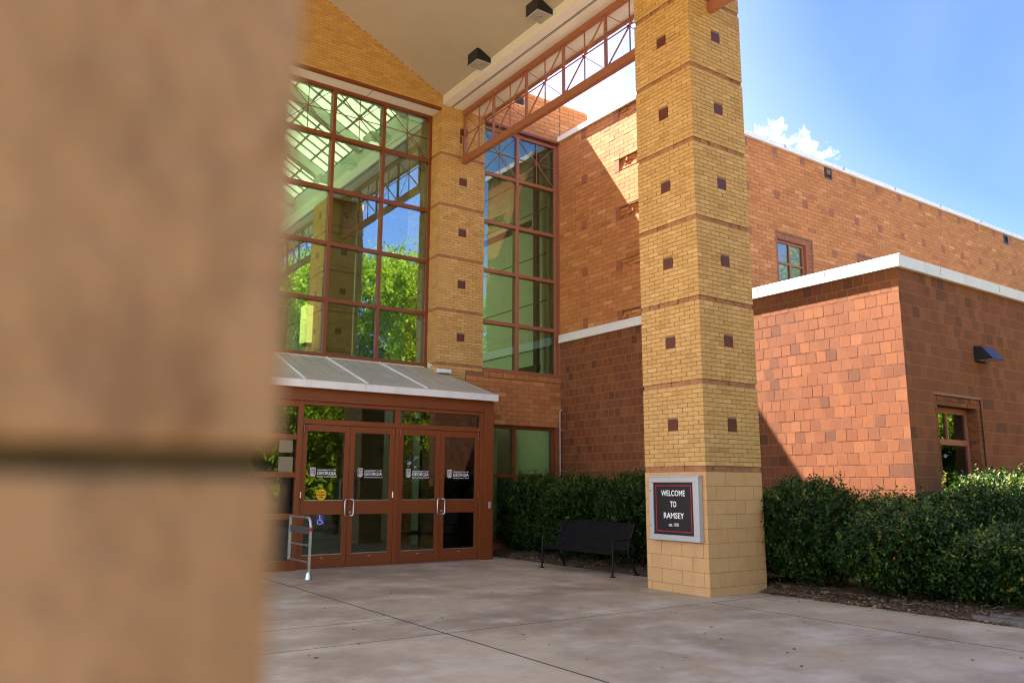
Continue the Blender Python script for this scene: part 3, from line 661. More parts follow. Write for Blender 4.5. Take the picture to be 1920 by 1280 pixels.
st.face([(sx_-.012+.016*math.cos(t),yw,sz_+.070+.016*math.sin(t)) for t in [2*math.pi*i/12 for i in range(12)]], 1)
def stroke(ps, wd):
    for p, q in zip(ps[:-1], ps[1:]):
        d_ = Vector((q[0]-p[0], 0, q[1]-p[1])).normalized(); n_ = Vector((-d_.z,0,d_.x))*wd/2
        P_ = [Vector((sx_+p[0],yw,sz_+p[1]))-d_*wd*.2, Vector((sx_+q[0],yw,sz_+q[1]))+d_*wd*.2]
        st.face([P_[0]+n_, P_[1]+n_, P_[1]-n_, P_[0]-n_][::-1], 1)
stroke([(-.012,.05),(-.008,-.015),(.032,-.015),(.046,-.062),(.062,-.057)], .013); stroke([(-.010,.022),(.026,.022)], .011)
stroke([(-.008-.047*math.cos(t), -.040+.047*math.sin(t)) for t in [R(-10-20*i+70) for i in range(13)]], .010)
st.build('wheelchair_sign', [M['bluep'], M['whitep']], d0)
ob = MB(); ob.box((9.85,VY-.045,1.10),(9.91,VY-.031,1.24), 0, .5, .003); ob.build('opener_button', M['aluf'], vs)
tr = MB()
for a, b in DL: tr.box((a,VY-.05,.002),(b,VY+.12,.011))
tr.build('threshold', M['alu'], vs)
# roof: sloping sheet, ribs, fascia
FY, FX, zf, zg = 14.924, 9.957, 3.455, 3.609; xL = MIR(FX)
sl_ = (4.405-zg)/(GY-FY)
rfz = lambda y: zg+(y-FY)*sl_
rm = MB(); th = .05
A = [(xL,FY,zg),(FX,FY,zg),(9.47,LY-.003,rfz(LY-.003)),(MIR(9.47),LY-.003,rfz(LY-.003))]
A2 = [(MIR(CX0)+.003,LY-.003,rfz(LY-.003)),(CX0-.003,LY-.003,rfz(LY-.003)),(CX0-.003,GY-.06,rfz(GY-.06)),(MIR(CX0)+.003,GY-.06,rfz(GY-.06))]
for Q in (A, A2):
    lo = [(p[0],p[1],p[2]-th) for p in Q]; rm.idx(list(Q)+lo, [(0,1,2,3),(7,6,5,4),(0,4,5,1),(1,5,6,2),(2,6,7,3),(3,7,4,0)], 0)
roof = rm.build('roof', M['roofm'], vs)
xb = [5.48-1.33*2, 5.48-1.33, 5.48, 6.80, 8.19]
for k, x in enumerate(xb):
    xt = {5.48:5.44, 6.80:6.63, 8.19:7.92}.get(x, x+.03)
    xm = x+(xt-x)*(LY-FY)/(GY-FY)
    r_ = MB(); r_.bar((x,FY+.02,zg+.016),(xt,GY-.07,rfz(GY-.07)+.016),.035,.035); r_.build('standing_rib', M['white'], roof)
s_ = MB()
for k in range(len(xb)-1):
    for q in (.25,.5,.75):
        x = xb[k]+(xb[k+1]-xb[k])*q; s_.bar((x,FY+.02,zg+.002),(x-.12,GY-.07,rfz(GY-.07)+.002),.012,.008)
for q in (8.55, 8.9, 9.25, 9.6): s_.bar((q,FY+.02,zg+.002),(q-.22 if q < 9.3 else q-.12,LY-.01 if q > 8.6 else GY-.07,rfz(LY-.01 if q > 8.6 else GY-.07)+.002),.012,.008)
s_.build('roof_seams', mat('seam_dirt', (.25,.23,.18), .7), roof)
f_ = MB(); f_.prism([(FY-.03,zf),(FY-.03,zg-.01),(FY+.03,zg+.006),(FY+.03,zf)], 0, xL-.02, FX+.02)
f_.box((6.74,FY-.034,zf+.001),(6.746,FY-.029,zg-.011), 1)
f_.box((FX-.01,FY+.031,zf),(FX+.02,LY-.1,zf+.05)); f_.build('roof_fascia', [M['white'], M['grey']], roof)
u_ = MB(); u_.box((xL+.02,FY+.031,zf+.002),(FX-.02,LY-.004,zf+.03)); u_.build('eave_soffit', M['rust'], roof)
f_ = MB(); f_.box((9.20,LY-.16,4.20),(9.50,LY-.003,4.29), 0, .5, .008); f_.bar((9.19,GY-.1,4.45),(9.20,LY-.05,4.25),.04,.10); f_.build('corner_flashing', M['white'], roof)
f_ = MB(); f_.box((MIR(CX0)+.003,GY-.085,rfz(GY-.06)-.02),(CX0-.08,GY-.058,4.396)); f_.build('wall_flashing', mat('pale_flashing', (.62,.58,.45), .6), roof)

# ================================================================== canopy
cn = thing('entrance_canopy', (AX, 8, 11), 'high gabled porch canopy with beige ceiling and rust red steel trusses', 'canopy')
YC0 = -0.4; e0 = 9.225
ck = MB(); zr = lambda x: 11.231+(9.192-x)*gs
ck.prism([(e0,zr(e0)),(AX,zr(AX)),(MIR(e0),zr(e0)),(MIR(e0),zr(e0)+.35),(AX,zr(AX)+.35),(e0,zr(e0)+.35)], 1, YC0, LY-.004)
ck.build('ceiling', M['plaster'], cn)
def side(sg):
    mx_ = (lambda x: x) if sg > 0 else MIR
    b_ = MB(); b_.box((mx_(e0-.03),YC0,11.0),(mx_(10.44),LY-.004,11.40)); b_.build('eave_beam', M['soffit'], cn)
    b_ = MB(); b_.box((mx_(9.44),YC0,10.994),(mx_(9.452),LY-.006,10.9995)); b_.box((mx_(9.475),YC0,10.994),(mx_(9.487),LY-.006,10.9995)); b_.build('soffit_vent', M['dark'], cn)
    b_ = MB(); b_.box((mx_(10.415),YC0,10.93),(mx_(10.46),LY-.004,10.9995)); b_.build('edge_trim', M['rustp'], cn)
    TX = 9.845
    def run(ya, yb, nb):
        t_ = MB(); t_.box((mx_(TX-.06),yb,9.565),(mx_(TX+.06),ya,9.735)); tr_ = t_.build('truss', M['rustp'], cn)
        c_ = MB(); c_.box((mx_(TX-.055),yb,10.88),(mx_(TX+.055),ya,10.992)); c_.build('top_chord', M['rustp'], tr_)
        for k in range(nb+1):
            y = ya+(yb-ya)*k/nb; y += -.03 if k == 0 else .03 if k == nb else 0
            p_ = MB(); p_.box((mx_(TX-.03),y-.024,9.736),(mx_(TX+.03),y+.024,10.879)); p_.build('post', M['rustp'], tr_)
        for k in range(nb):
            y0 = ya+(yb-ya)*k/nb-.035; y1 = ya+(yb-ya)*(k+1)/nb+.035; ym = (y0+y1)/2; zm = (9.735+10.88)/2; x_ = mx_(TX)
            p_ = MB(); p_.bar((x_,y1,10.87),(x_,y0,9.74),.026,.026); p_.tube([(x_,y0,10.87),(x_,y1,9.74)], .008, 6); p_.bar((x_-.02,y0,zm),(x_-.02,y1,zm),.020,.020)
            p_.bar((x_+.018,ym,9.74),(x_+.018,ym,10.88),.022,.022); p_.tube([(x_-.03,ym,zm),(x_+.03,ym,zm)], .026, 8)
            p_.build('star_brace', M['rustp'], tr_)
    run(LY-.006, PY1+.004, 5); run(PY0-.004, 1.9, 5)
    b_ = MB(); b_.box((mx_(TX-.13),LY-.03,10.10),(mx_(TX-.08),LY-.003,10.27)); b_.build('junction_box', M['tile'], cn)
side(1); side(-1)
g_ = MB(); g_.box((MIR(10.5),YC0-.06,11.0),(10.5,YC0-.003,11.6)); g_.prism([(e0,11.6),(AX,zr(AX)+.4),(MIR(e0),11.6)], 1, YC0-.06, YC0-.003); g_.build('front_fascia', M['white'], cn)
# downlights
def downlight(x, y, lab):
    z = zr(x)
    d = thing('canopy_downlight', (x, y, z), lab, 'lamp', 'black box downlights on the canopy ceiling')
    h = .10; a = .20
    m_ = MB(); m_.prism([(x-a,z-h-.11),(x+a,z-h-.11),(x+a,z+.02),(x-a,z+.06)], 1, y-a, y+a); m_.build('housing', M['blackg'], d)
    m_ = MB(); zz_ = z-h-.112; m_.box((x-a+.035,y-a+.035,zz_-.004),(x+a-.035,y+a-.035,zz_)); m_.build('lens', M['lens'], d)
    m_ = MB()
    for q in ((x-a,y-a,x+a,y-a+.03),(x-a,y+a-.03,x+a,y+a),(x-a,y-a+.03,x-a+.03,y+a-.03),(x+a-.03,y-a+.03,x+a,y+a-.03)): m_.box((q[0],q[1],zz_-.008),(q[2],q[3],zz_-.0005))
    m_.build('trim', M['aluf'], d)
    m_ = MB(); m_.tube([(x,y,zz_-.004),(x,y,zz_-.012)], .05, 12); m_.build('bulb', M['alu'], d)
    m_ = MB(); m_.box((x+a+.001,y-.08,z-.22),(x+a+.06,y+.08,z-.08)); m_.build('bracket', M['black'], d)
downlight(9.02, 14.35, 'black box downlight on the beige canopy ceiling, closer to the glass wall')
downlight(9.00, 12.03, 'black box downlight on the beige canopy ceiling, closer to the tall pillar')

# ================================================================== upper brick wing
wing = thing('brick_wing', (20, UY, 0), 'tall orange brick wing with white coping behind the low block', 'building')
sw = MB(); ZW = 5.30
slots = [(9.30, 9.59), (8.03, 8.32), (6.74, 7.02), (5.46, 5.72), (10.62, 10.905)]
Ls = LY2-UY+.0
sk = [(LY2-13.90, a-ZW, LY2-UY+.02, b-ZW) for a, b in slots]
sqz = [10.675, 9.39, 8.18, 6.875, 5.57]
sqs = [(LY2-15.36, z-ZW, LY2-15.16, z-ZW+.235) for z in sqz] + [(LY2-14.06, a-ZW-.02, LY2-13.905, b-ZW) for a, b in slots]
bricks(sw, (SX,LY2,ZW), (0,-1,0), (-1,0,0), Ls, 10.905-ZW, .345, .1135, joint=.010, depth=.006, jit=.0014, tilt=.006, skip=sk+sqs, seed=81, mi=0, mo=1)
wl = sw.build('side_wall', [M['rbrick'], M['rmortar']], wing)
for a, b in slots:
    m_ = MB(); bricks(m_, (SX+.05,13.90,a), (0,-1,0), (-1,0,0), 13.90-UY, b-a, .30, (b-a)/3, joint=.012, depth=.03, jit=.016, tilt=.10, seed=int(a*10), mi=0, mo=1)
    m_.face([(SX-.0,13.90,b),(SX+.05,13.90,b),(SX+.05,UY,b),(SX,UY,b)], 1); m_.face([(SX,13.90,a),(SX,UY,a),(SX+.05,UY,a),(SX+.05,13.90,a)], 0); m_.face([(SX,13.90,a),(SX+.05,13.90,a),(SX+.05,13.90,b),(SX,13.90,b)], 0)
    m_.build('rough_panel', [M['rbrick'], M['rmortar']], wl)
for u0_, z0_, u1_, z1_ in sqs:
    m_ = MB(); m_.box((SX-.002,LY2-u0_-.005,z0_+ZW+.005),(SX+.012,LY2-u1_+.005,z1_+ZW-.005)); m_.build('accent_square', M['rsquare'], wl)
# front wall
XE = 52.0; fwm = MB(); H_ = 10.905-ZW
uof = lambda x: XE-x
wins = [(17.86+3.83*k, 19.05+3.83*k) for k in range(8)]
skw = [(uof(b+.33), 5.5-ZW, uof(a-.14), 8.43-ZW) for a, b in wins]
sq = []
for k in range(28):
    x = 16.63+1.268*k
    sq.append((x, 10.67)); sq.append((x, 9.40))
    if k % 3 == 0 or True: sq.append((x, 8.12))
def inwin(x, z): return any(a-.4 < x < b+.5 and z < 8.5 for a, b in wins)
sq = [(x, z) for x, z in sq if not inwin(x, z)]
sks = [(uof(x+.11), z-ZW, uof(x-.11), z-ZW+.235) for x, z in sq]
scx = [(20.2, 20.56), (31.29, 31.65), (42.4, 42.76)]
skc = [(uof(b), 10.56-ZW, uof(a), 10.87-ZW) for a, b in scx]
bricks(fwm, (XE,UY,ZW), (-1,0,0), (0,-1,0), XE-SX, H_, .345, .1135, joint=.011, depth=.010, jit=.0015, tilt=.003, skip=skw+sks+skc, seed=91, mi=0, mo=1)
wf = fwm.build('front_wall', [M['rbrick'], M['rmortar']], wing)
for x, z in sq: m_ = MB(); m_.box((x-.105,UY-.001,z+.005),(x+.105,UY+.012,z+.23)); m_.build('accent_square', M['rsquare'], wf)
for a, b in scx:
    m_ = MB(); 
    for q in ((a,10.56,b,10.60),(a,10.83,b,10.87),(a,10.60,a+.05,10.83),(b-.05,10.60,b,10.83)): m_.box((q[0],UY-.012,q[1]),(q[2],UY+.05,q[3]))
    m_.box((a+.051,UY+.03,10.601),(b-.051,UY+.049,10.829), 1); m_.build('scupper', [M['blackg'], M['dark']], wing)
for a, b in wins[:4]:
    m_ = MB(); a0, b0 = a-.14, b+.33
    bricks(m_, (b0,UY+.03,8.27), (-1,0,0), (0,-1,0), b0-a0, .155, .11, .16, joint=.01, depth=.02, seed=3, mi=0, mo=1)
    bricks(m_, (b0,UY+.03,5.5), (-1,0,0), (0,-1,0), b0-b-.05, 2.77, .26, .1135, joint=.01, depth=.02, seed=4, mi=0, mo=1)
    bricks(m_, (a-.01,UY+.03,5.5), (-1,0,0), (0,-1,0), a-.01-a0, 2.77, .26, .1135, joint=.01, depth=.02, seed=5, mi=0, mo=1)
    m_.box((b+.04,UY+.02,5.5),(b+.10,UY+.3,8.27)); m_.box((a-.05,UY+.04,8.262),(b+.06,UY+.3,8.272)); m_.box((a-.06,UY+.04,5.5),(a-.012,UY+.3,8.26))
    m_.build('window_surround', [M['rsquare'], M['rmortar']], wing)
    m_ = MB(); c = (a+b)/2; yy = UY+.10
    for x in (a, c, b): m_.box((x-.028,yy,5.5),(x+.028,yy+.07,8.26), 0, .5, .004)
    for z in (8.22, 7.62, 7.02, 6.42, 5.82): 
        m_.box((a+.029,yy+.003,z-.028),(c-.029,yy+.065,z+.028), 0, .5, .004); m_.box((c+.029,yy+.003,z-.028),(b-.029,yy+.065,z+.028), 0, .5, .004)
    wd = m_.build('window', M['rustp'], wing)
    m_ = MB(); m_.face([(a,yy+.035,5.5),(b,yy+.035,5.5),(b,yy+.035,8.22),(a,yy+.035,8.22)]); m_.build('glass_pane', GL['win'], wd)
    m_ = MB(); m_.box((a,yy+.075,5.5),(b,yy+.085,8.22)); m_.build('blind', mat('blind', (.55,.58,.6), .9), wd)
m_ = MB()
OV = .07
m_.box((SX-OV,UY-OV,10.906),(SX+.35,LY2-.005,11.04)); m_.box((SX+.351,UY-OV,10.906),(XE,UY+.35,11.04)); m_.prism([(SX-OV+.015,11.0401),(SX+.33,11.0401),(SX+.33,11.075),(SX-OV+.015,11.06)], 1, UY-OV+.015, LY2-.006)
for x in (15.5, 18.3, 21.1, 23.9, 26.7, 29.5, 33, 37): m_.box((x-.03,UY-OV-.003,10.95),(x+.03,UY-OV+.002,11.041), 1)
m_.build('coping', [M['white'], M['grey']], wing)
m_ = MB(); m_.box((SX+.36,UY+.36,10.5),(XE,40,10.7)); m_.box((SX+.10,UY+.05,5.2),(SX+.35,LY2-.01,10.9)); m_.build('roof_deck', M['grey'], wing)

# ================================================================== low block annex
ann = thing('block_annex', (18, BY, 0), 'low annex of square red blocks with white coping right of the pillar', 'building')
def dtone(rg):
    r = rg.random()
    return 0.02+rg.random()*.15 if r < .055 else min(max(rg.gauss(.6, .17), .2), 1)
bb = .2075
am = MB(); ZA = 5.28
bricks(am, (SX,LY2,0), (0,-1,0), (-1,0,0), LY2-BY, ZA, bb, bb, joint=.014, depth=.0025, jit=.0006, tilt=.0025, off=.42, seed=101, z0=-.1, mi=0, mo=1, tones=dtone)
am.build('side_wall', [M['dblock'], M['dmortar']], ann)
am = MB(); XA = 34.0; ua = lambda x: XA-x
wa = [(13.83, 15.21), (19.6, 20.98), (25.4, 26.78)]
ska = [(ua(b+.125), .30, ua(a-.125), 3.17) for a, b in wa]
bricks(am, (XA,BY,0), (-1,0,0), (0,-1,0), XA-SX, ZA, bb, bb, joint=.011, depth=.003, jit=.0006, tilt=.003, off=.42, skip=ska, seed=102, z0=-.1, mi=0, mo=1, tones=dtone)
am.build('front_wall', [M['dblock'], M['dmortar']], ann)
for a, b in wa:
    m_ = MB(); a0, b0 = a-.12, b+.12; y_ = BY+.025
    bricks(m_, (b0,y_,3.0), (-1,0,0), (0,-1,0), b0-a0, .165, .23, .0825, joint=.009, depth=.018, jit=.003, tilt=.02, seed=6, mi=0, mo=1)
    bricks(m_, (b0,y_,.30), (-1,0,0), (0,-1,0), .12, 2.7, .24, .0825, joint=.009, depth=.018, jit=.001, tilt=.004, seed=7, mi=0, mo=1)
    bricks(m_, (a,y_,.30), (-1,0,0), (0,-1,0), .12, 2.7, .12, .0825, joint=.009, depth=.018, jit=.001, tilt=.004, seed=8, mi=0, mo=1)
    bricks(m_, (b,y_+.002,.30), (0,1,0), (-1,0,0), .30, 2.7, .15, .0825, joint=.009, depth=.018, seed=9, mi=0, mo=1)
    m_.face([(b0+.005,BY,.3),(b0+.005,BY,3.17),(b0+.005,y_+.02,3.17),(b0+.005,y_+.02,.3)], 2); m_.face([(a0,BY,3.17),(b0,BY,3.17),(b0,y_+.02,3.168),(a0,y_+.02,3.168)], 2)
    m_.box((a-.02,y_+.0205,3.002),(b+.02,y_+.3,3.02), 2); m_.box((a-.03,y_+.021,.3),(a-.002,y_+.3,3.0), 0)
    m_.build('window_surround', [M['dblock'], M['dmortar'], M['dark']], ann)
    m_ = MB(); yy = BY+.21; c = (a+b)/2-.03
    for x, wd_ in ((a+.03,.05),(b-.03,.05)): m_.box((x-wd_/2,yy,.3),(x+wd_/2,yy+.07,3.0), 0, .5, .004)
    for z in (2.945, 2.385): m_.box((a+.056,yy+.002,z-.05),(b-.056,yy+.068,z+.05), 0, .5, .004)
    m_.box((c-.025,yy+.003,2.436),(c+.025,yy+.066,2.894), 0, .5, .004)
    wd = m_.build('window', M['rustp'], ann)
    m_ = MB(); m_.face([(a,yy+.035,.3),(b,yy+.035,.3),(b,yy+.035,2.95),(a,yy+.035,2.95)]); m_.build('glass_pane', GL['dwin'], wd)
    m_ = MB(); m_.box((a-.02,yy+.3,.3),(b+.02,yy+.32,2.98)); m_.build('dark_blind', M['idark'], wd)
m_ = MB(); OV = .072; Y1 = LY2-.004
m_.prism([(SX-OV,ZA),(SX-OV,ZA+.05),(SX-OV+.012,ZA+.055),(SX-OV+.012,5.49),(SX+.0,5.515),(SX+.0,ZA)], 1, BY-OV+.0, Y1)
m_.prism([(BY-OV-.001,ZA),(BY-OV-.001,ZA+.05),(BY-OV+.011,ZA+.055),(BY-OV+.011,5.49),(BY+.3,5.515),(BY+.3,ZA)], 0, SX+.0005, XA)
for y in (8.4, 9.9, 11.4): m_.box((SX-OV+.008,y-.004,ZA+.056),(SX-OV+.0125,y+.004,5.49), 1)
for x in (14.2, 16.4, 18.8): m_.box((x-.004,BY-OV+.007,ZA+.056),(x+.004,BY-OV+.0115,5.49), 1)
m_.build('coping', [M['white'], M['grey']], ann)
m_ = MB(); m_.box((SX+.02,BY+.55,0.0),(XA-.1,UY-.02,5.2)); m_.box((SX+.02,BY+.025,5.19),(XA,BY+.55,5.25)); m_.build('roof_deck', M['grey'], ann)
# wall lamp on the annex
wlp = thing('wall_lamp', (15.64, BY, 4.0), 'black wedge shaped wall lamp on the block wall above the annex window', 'lamp')
m_ = MB(); m_.prism([(BY-.005,3.90),(BY-.33,3.90),(BY-.14,4.146),(BY-.005,4.146)], 0, 15.25, 15.71); m_.build('hood', M['blackg'], wlp)
m_ = MB(); m_.box((15.29,BY-.29,3.890),(15.67,BY-.04,3.899)); m_.build('lens', M['lens'], wlp)
m_ = MB(); m_.box((15.29,BY-.0045,3.86),(15.67,BY+.01,4.18)); m_.build('back_plate', M['black'], wlp)

# ================================================================== notice board on the pillar
nb = thing('notice_board', (PX0, 8.91, 1.26), 'grey framed black board reading welcome to Ramsey on the pillar', 'sign')
xa, xb_ = PX0-.004, 9.225; ya, yb, z0, z1 = 8.385, 9.425, .775, 1.742
m_ = MB(); fw_ = .085
for q in ((ya,z0,yb,z0+fw_),(ya,z1-fw_,yb,z1),(ya,z0+fw_,ya+fw_+.03,z1-fw_),(yb-fw_,z0+fw_,yb,z1-fw_)): m_.box((xb_,q[0],q[1]),(xa,q[2],q[3]), 0, .5, .006)
m_.box((xb_-.012,ya-.02,z1+.001),(xa,yb+.02,z1+.022), 0, .5, .004)
m_.build('frame', M['aluf'], nb)
m_ = MB(); m_.box((xb_+.022,ya+fw_,z0+fw_),(xa-.02,yb-fw_,z1-fw_)); m_.build('panel', M['blackp'], nb)
i0, i1, j0, j1 = ya+.115, yb-.085, z0+.085, z1-.085; cy = (i0+i1)/2; xq = xb_+.021
m_ = MB(); ins, lw_ = .045, .012
for q in ((i0+ins,j0+ins,i1-ins,j0+ins+lw_),(i0+ins,j1-ins-lw_,i1-ins,j1-ins),(i0+ins,j0+ins+lw_,i0+ins+lw_,j1-ins-lw_),(i1-ins-lw_,j0+ins+lw_,i1-ins,j1-ins-lw_)): m_.box((xq-.002,q[0],q[1]),(xq,q[2],q[3]))
m_.build('red_border', M['redp'], nb)
for txt, s_, zz_, bo, wd_ in (('WELCOME', .122, 1.450, .0012, .50), ('TO', .122, 1.283, .0012, .13), ('RAMSEY', .122, 1.110, .0012, .425), ('est. 1995', .070, .99, .0, .21)):
    m_ = MB(); put_text(m_, txt, s_, (xq-.003,cy,zz_), (0,-1,0), (-1,0,0), 0, bo, 1, 'CENTER', wd_); m_.build('lettering', M['whitep'], nb)
m_ = MB()
for z in (.99, 1.53): m_.tube([(xb_-.004,yb-.03,z-.012),(xb_-.004,yb-.03,z+.012)], .006, 6)
m_.build('hinge', M['dark'], nb)

# ================================================================== bench
bn = thing('slatted_bench', (10.12, 12.06, 0), 'black slatted metal bench with curved arms in front of the bushes', 'bench')
yn, yf_ = 11.02, 13.10
prof = [(9.86,.395),(9.845,.425),(9.875,.452),(10.02,.440),(10.14,.425),(10.20,.435),(10.235,.48),(10.27,.58),(10.33,.74),(10.385,.88),(10.40,.905)]
sm_ = MB(); nsl = 38
for k in range(nsl):
    y = yn+.055+(yf_-yn-.11)*k/(nsl-1)
    for p, q in zip(prof[:-1], prof[1:]): sm_.bar((p[0],y,p[1]),(q[0],y,q[1]),.034,.006, upv=(0,1,0)) if False else sm_.bar((p[0],y,p[1]),(q[0],y,q[1]),.008,.036, upv=(0,1,0))
sm_.build('slats', M['black'], bn)
m_ = MB(); m_.tube([(10.40,yn,.905),(10.40,yf_,.905)], .017, 8); m_.tube([(9.86,yn,.40),(9.86,yf_,.40)], .017, 8); m_.tube([(10.19,yn,.405),(10.19,yf_,.405)], .017, 8); m_.build('rails', M['black'], bn)
for y in (yn, yf_):
    m_ = MB(); m_.tube([(9.84,y,.02),(9.855,y,.2),(9.86,y,.50),(9.865,y,.58),(9.89,y,.625),(9.94,y,.645),(10.15,y,.640),(10.25,y,.645),(10.30,y,.67)], .019, 8); m_.build('armrest', M['black'], bn)
    m_ = MB(); m_.tube([(10.42,y,.02),(10.30,y,.22),(10.22,y,.42),(10.26,y,.56),(10.33,y,.74),(10.40,y,.905)], .019, 8); m_.build('back_leg', M['black'], bn)
    m_ = MB(); m_.tube([(9.855,y,.30),(10.26,y,.30)], .013, 8); m_.build('stretcher', M['black'], bn)
    for x in (9.84, 10.42): m_ = MB(); m_.box((x-.03,y-.05,.001),(x+.03,y+.05,.018)); m_.build('foot', M['black'], bn)

# ================================================================== guard rail at the doors, conduit
gr = thing('guard_rail', (5.2, 14.0, 0), 'low aluminium guard rail standing beside the leftmost door', 'railing')
m_ = MB(); x_ = 5.22; yo, yi = 13.60, 14.62
m_.bar((x_,yo,.03),(x_,yo,.90),.042,.03); m_.tube([(x_,yo,.88),(x_,yo+.02,.96),(x_,yo+.07,1.01),(x_,yo+.15,1.03)], .024, 8); m_.bar((x_,yo+.13,1.03),(x_,yi,1.03),.045,.03); m_.build('front_post', M['alu'], gr)
m_ = MB(); m_.bar((x_,yi,.26),(x_,yi,1.04),.05,.03); m_.build('rear_post', M['alu'], gr)
for z in (.28, .56): m_ = MB(); m_.bar((x_,yo+.02,z),(x_,yi-.02,z),.02,.028); m_.build('cross_bar', M['alu'], gr)
m_ = MB(); m_.bar((x_,yo+.03,.81),(x_,yi,.81),.02,.12); m_.build('sensor_panel', mat('smoked_panel', (.07,.06,.055), .3), gr)
m_ = MB(); m_.tube([(x_,yo,.001),(x_,yo,.07),(x_,yo,.12)], [.065,.055,.04], 12); m_.build('base_shoe', M['alu'], gr)
m_ = MB(); m_.box((x_-.03,yo-.017,.80),(x_+.03,yo-.0155,.86)); m_.build('red_label', M['redp'], gr)
pc = thing('conduit_pipe', (12.80, 16.22, 0), 'thin grey conduit pipe up the wall corner beside the lower window', 'pipe')
m_ = MB(); m_.tube([(12.79,16.24,0),(12.79,16.24,3.46)], .018, 8); m_.tube([(12.79,16.24,3.44),(12.80,16.24,3.50),(12.85,16.24,3.53)], .022, 8); m_.build('tube', M['steel'], pc)
m_ = MB()
for z in (.9, 1.95, 3.0): m_.box((12.765,16.215,z),(12.862,16.263,z+.03))
m_.build('strap', M['steel'], pc)

# ================================================================== shrubs
def leafcloud(pts, nrm, size, rg, per=7, flat=.35, tone=None):
    """sprays of small folded leaves"""
    mb_ = MB(); V = []; Fc = []; Tn = []
    for p, n_ in zip(pts, nrm):
        ax = Vector((n_[0]+rg.gauss(0,.5), n_[1]+rg.gauss(0,.5), n_[2]+rg.gauss(0,.5)+.15)).normalized()
        ln = size*rg.uniform(2.0, 4.2); base = Vector(p); tn = rg.gauss(.4, .2) if tone is None else tone(p, rg)
        sd0 = ax.cross(Vector((rg.gauss(0,1), rg.gauss(0,1), rg.gauss(0,1)))).normalized()
        for k in range(per):
            t = (k+.5)/per; c = base+ax*ln*t; a = 2.4*k+rg.gauss(0,.4)
            sd_ = (sd0*math.cos(a)+ax.cross(sd0)*math.sin(a)+ax*.55).normalized()
            u_ = sd_.cross(Vector((0,0,1))+ax*.4); 
            if u_.length < .05: continue
            u_.normalize(); s_ = size*rg.uniform(.65, 1.25); wd = s_*.30
            up_ = u_.cross(sd_).normalized()
            b = len(V); V += [c, c+sd_*s_*.5+u_*wd+up_*s_*.06, c+sd_*s_, c+sd_*s_*.5-u_*wd+up_*s_*.06]
            Fc += [(b,b+1,b+2),(b,b+2,b+3)]; tv = min(max(tn+rg.gauss(0,.13), 0), 1); Tn += [tv, tv]
    mb_.v = [tuple(v) for v in V]; mb_.f = Fc; mb_.m = [0]*len(Fc); mb_.t = Tn; mb_.sm = [False]*len(Fc)
    return mb_
def shrub(cx, cy, rx, ry, h, seed, label, nsp=1500, z0=.06, low=.15, leaf=.060, tips=18, group='clipped bushes along the walls'):
    rg = random.Random(seed); o = thing('shrub', (cx, cy, z0), label, 'bush', group)
    lob = [(rg.uniform(0, 6.28), rg.uniform(-1, 1), rg.uniform(.05, .14)) for _ in range(9)]
    pts, nr = [], []
    def rad(th, w_):
        r = 1.0
        for a, b, am in lob: r += am*math.cos(2.3*(th-a))*math.exp(-(w_-b)**2*2.5)
        return r
    nsp = int(nsp*1.9)
    while len(pts) < nsp:
        th = rg.uniform(0, 2*math.pi); w_ = rg.uniform(-.95, 1)
        shell = 1-abs(rg.gauss(0, .13)) if rg.random() < .72 else rg.uniform(.25, .9)
        e = (1-abs(w_)**2.6)**(1/2.6); r = rad(th, w_)*shell
        cth, sth = math.cos(th), math.sin(th); sq_ = (abs(cth)**2.5+abs(sth)**2.5)**(-1/2.5)
        x = cx+rx*r*e*cth*sq_; y = cy+ry*r*e*sth*sq_; z = z0+low+(h-low)*(.5+.5*w_*(.9+.1*r))
        if z < z0+.12 and rg.random() < .6: continue
        if z < z0+.45 and rg.random() < .25: continue
        pts.append((x,y,z)); nn = Vector((cth*e/rx, sth*e/ry, w_*1.1)).normalized(); nr.append(nn)
    for _ in range(tips):
        th = rg.uniform(0, 6.28); r = rg.uniform(.1, .9); b = (cx+rx*r*math.cos(th), cy+ry*r*math.sin(th), z0+h*.97)
        for k in range(3): pts.append((b[0]+rg.gauss(0,.015), b[1]+rg.gauss(0,.015), b[2]+.06*k)); nr.append((0,0,1.5))
    zt = z0+h
    tone = lambda p, g: (g.gauss(.38, .17) + (.30 if p[2] > zt-.22 and g.random() < .6 else 0) + (.35 if g.random() < .03 else 0))  # upper leaves toned lighter, painting highlights into the leaf colour
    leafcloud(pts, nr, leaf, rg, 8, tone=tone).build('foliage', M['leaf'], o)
    sm2 = MB()
    for k in range(9):
        a = rg.uniform(0, 6.28); r0 = rg.uniform(0, .3); r1 = rg.uniform(.4, .85)
        p0 = (cx+rx*r0*math.cos(a), cy+ry*r0*math.sin(a), z0-.03); p2 = (cx+rx*r1*math.cos(a), cy+ry*r1*math.sin(a), z0+h*rg.uniform(.6, .85)); p1 = ((p0[0]+p2[0])/2+rg.gauss(0,.05), (p0[1]+p2[1])/2+rg.gauss(0,.05), (p0[2]+p2[2])/2)
        sm2.tube([p0,p1,p2], [.016,.012,.006], 5)
    sm2.build('stems', M['stem'], o)
    return o
shrub(11.45, 15.35, .85, .80, 1.62, 1, 'dark green bush below the lower window left of the bench', 2300)
shrub(11.40, 13.62, .78, .95, 1.58, 2, 'dark green bush rising directly behind the far end of the bench', 2300)
shrub(11.35, 11.80, .75, .98, 1.64, 3, 'dark green bush between the bench back and the welcome pillar', 2400)
shrub(11.45, 8.10, .80, .82, 1.47, 4, 'tall shaded bush touching the right side of the welcome pillar', 2500, tips=26)
shrub(11.75, 6.55, 1.10, .90, 1.24, 5, 'lower bush in front of the annex corner, sunlit through its gaps', 2700, tips=30)
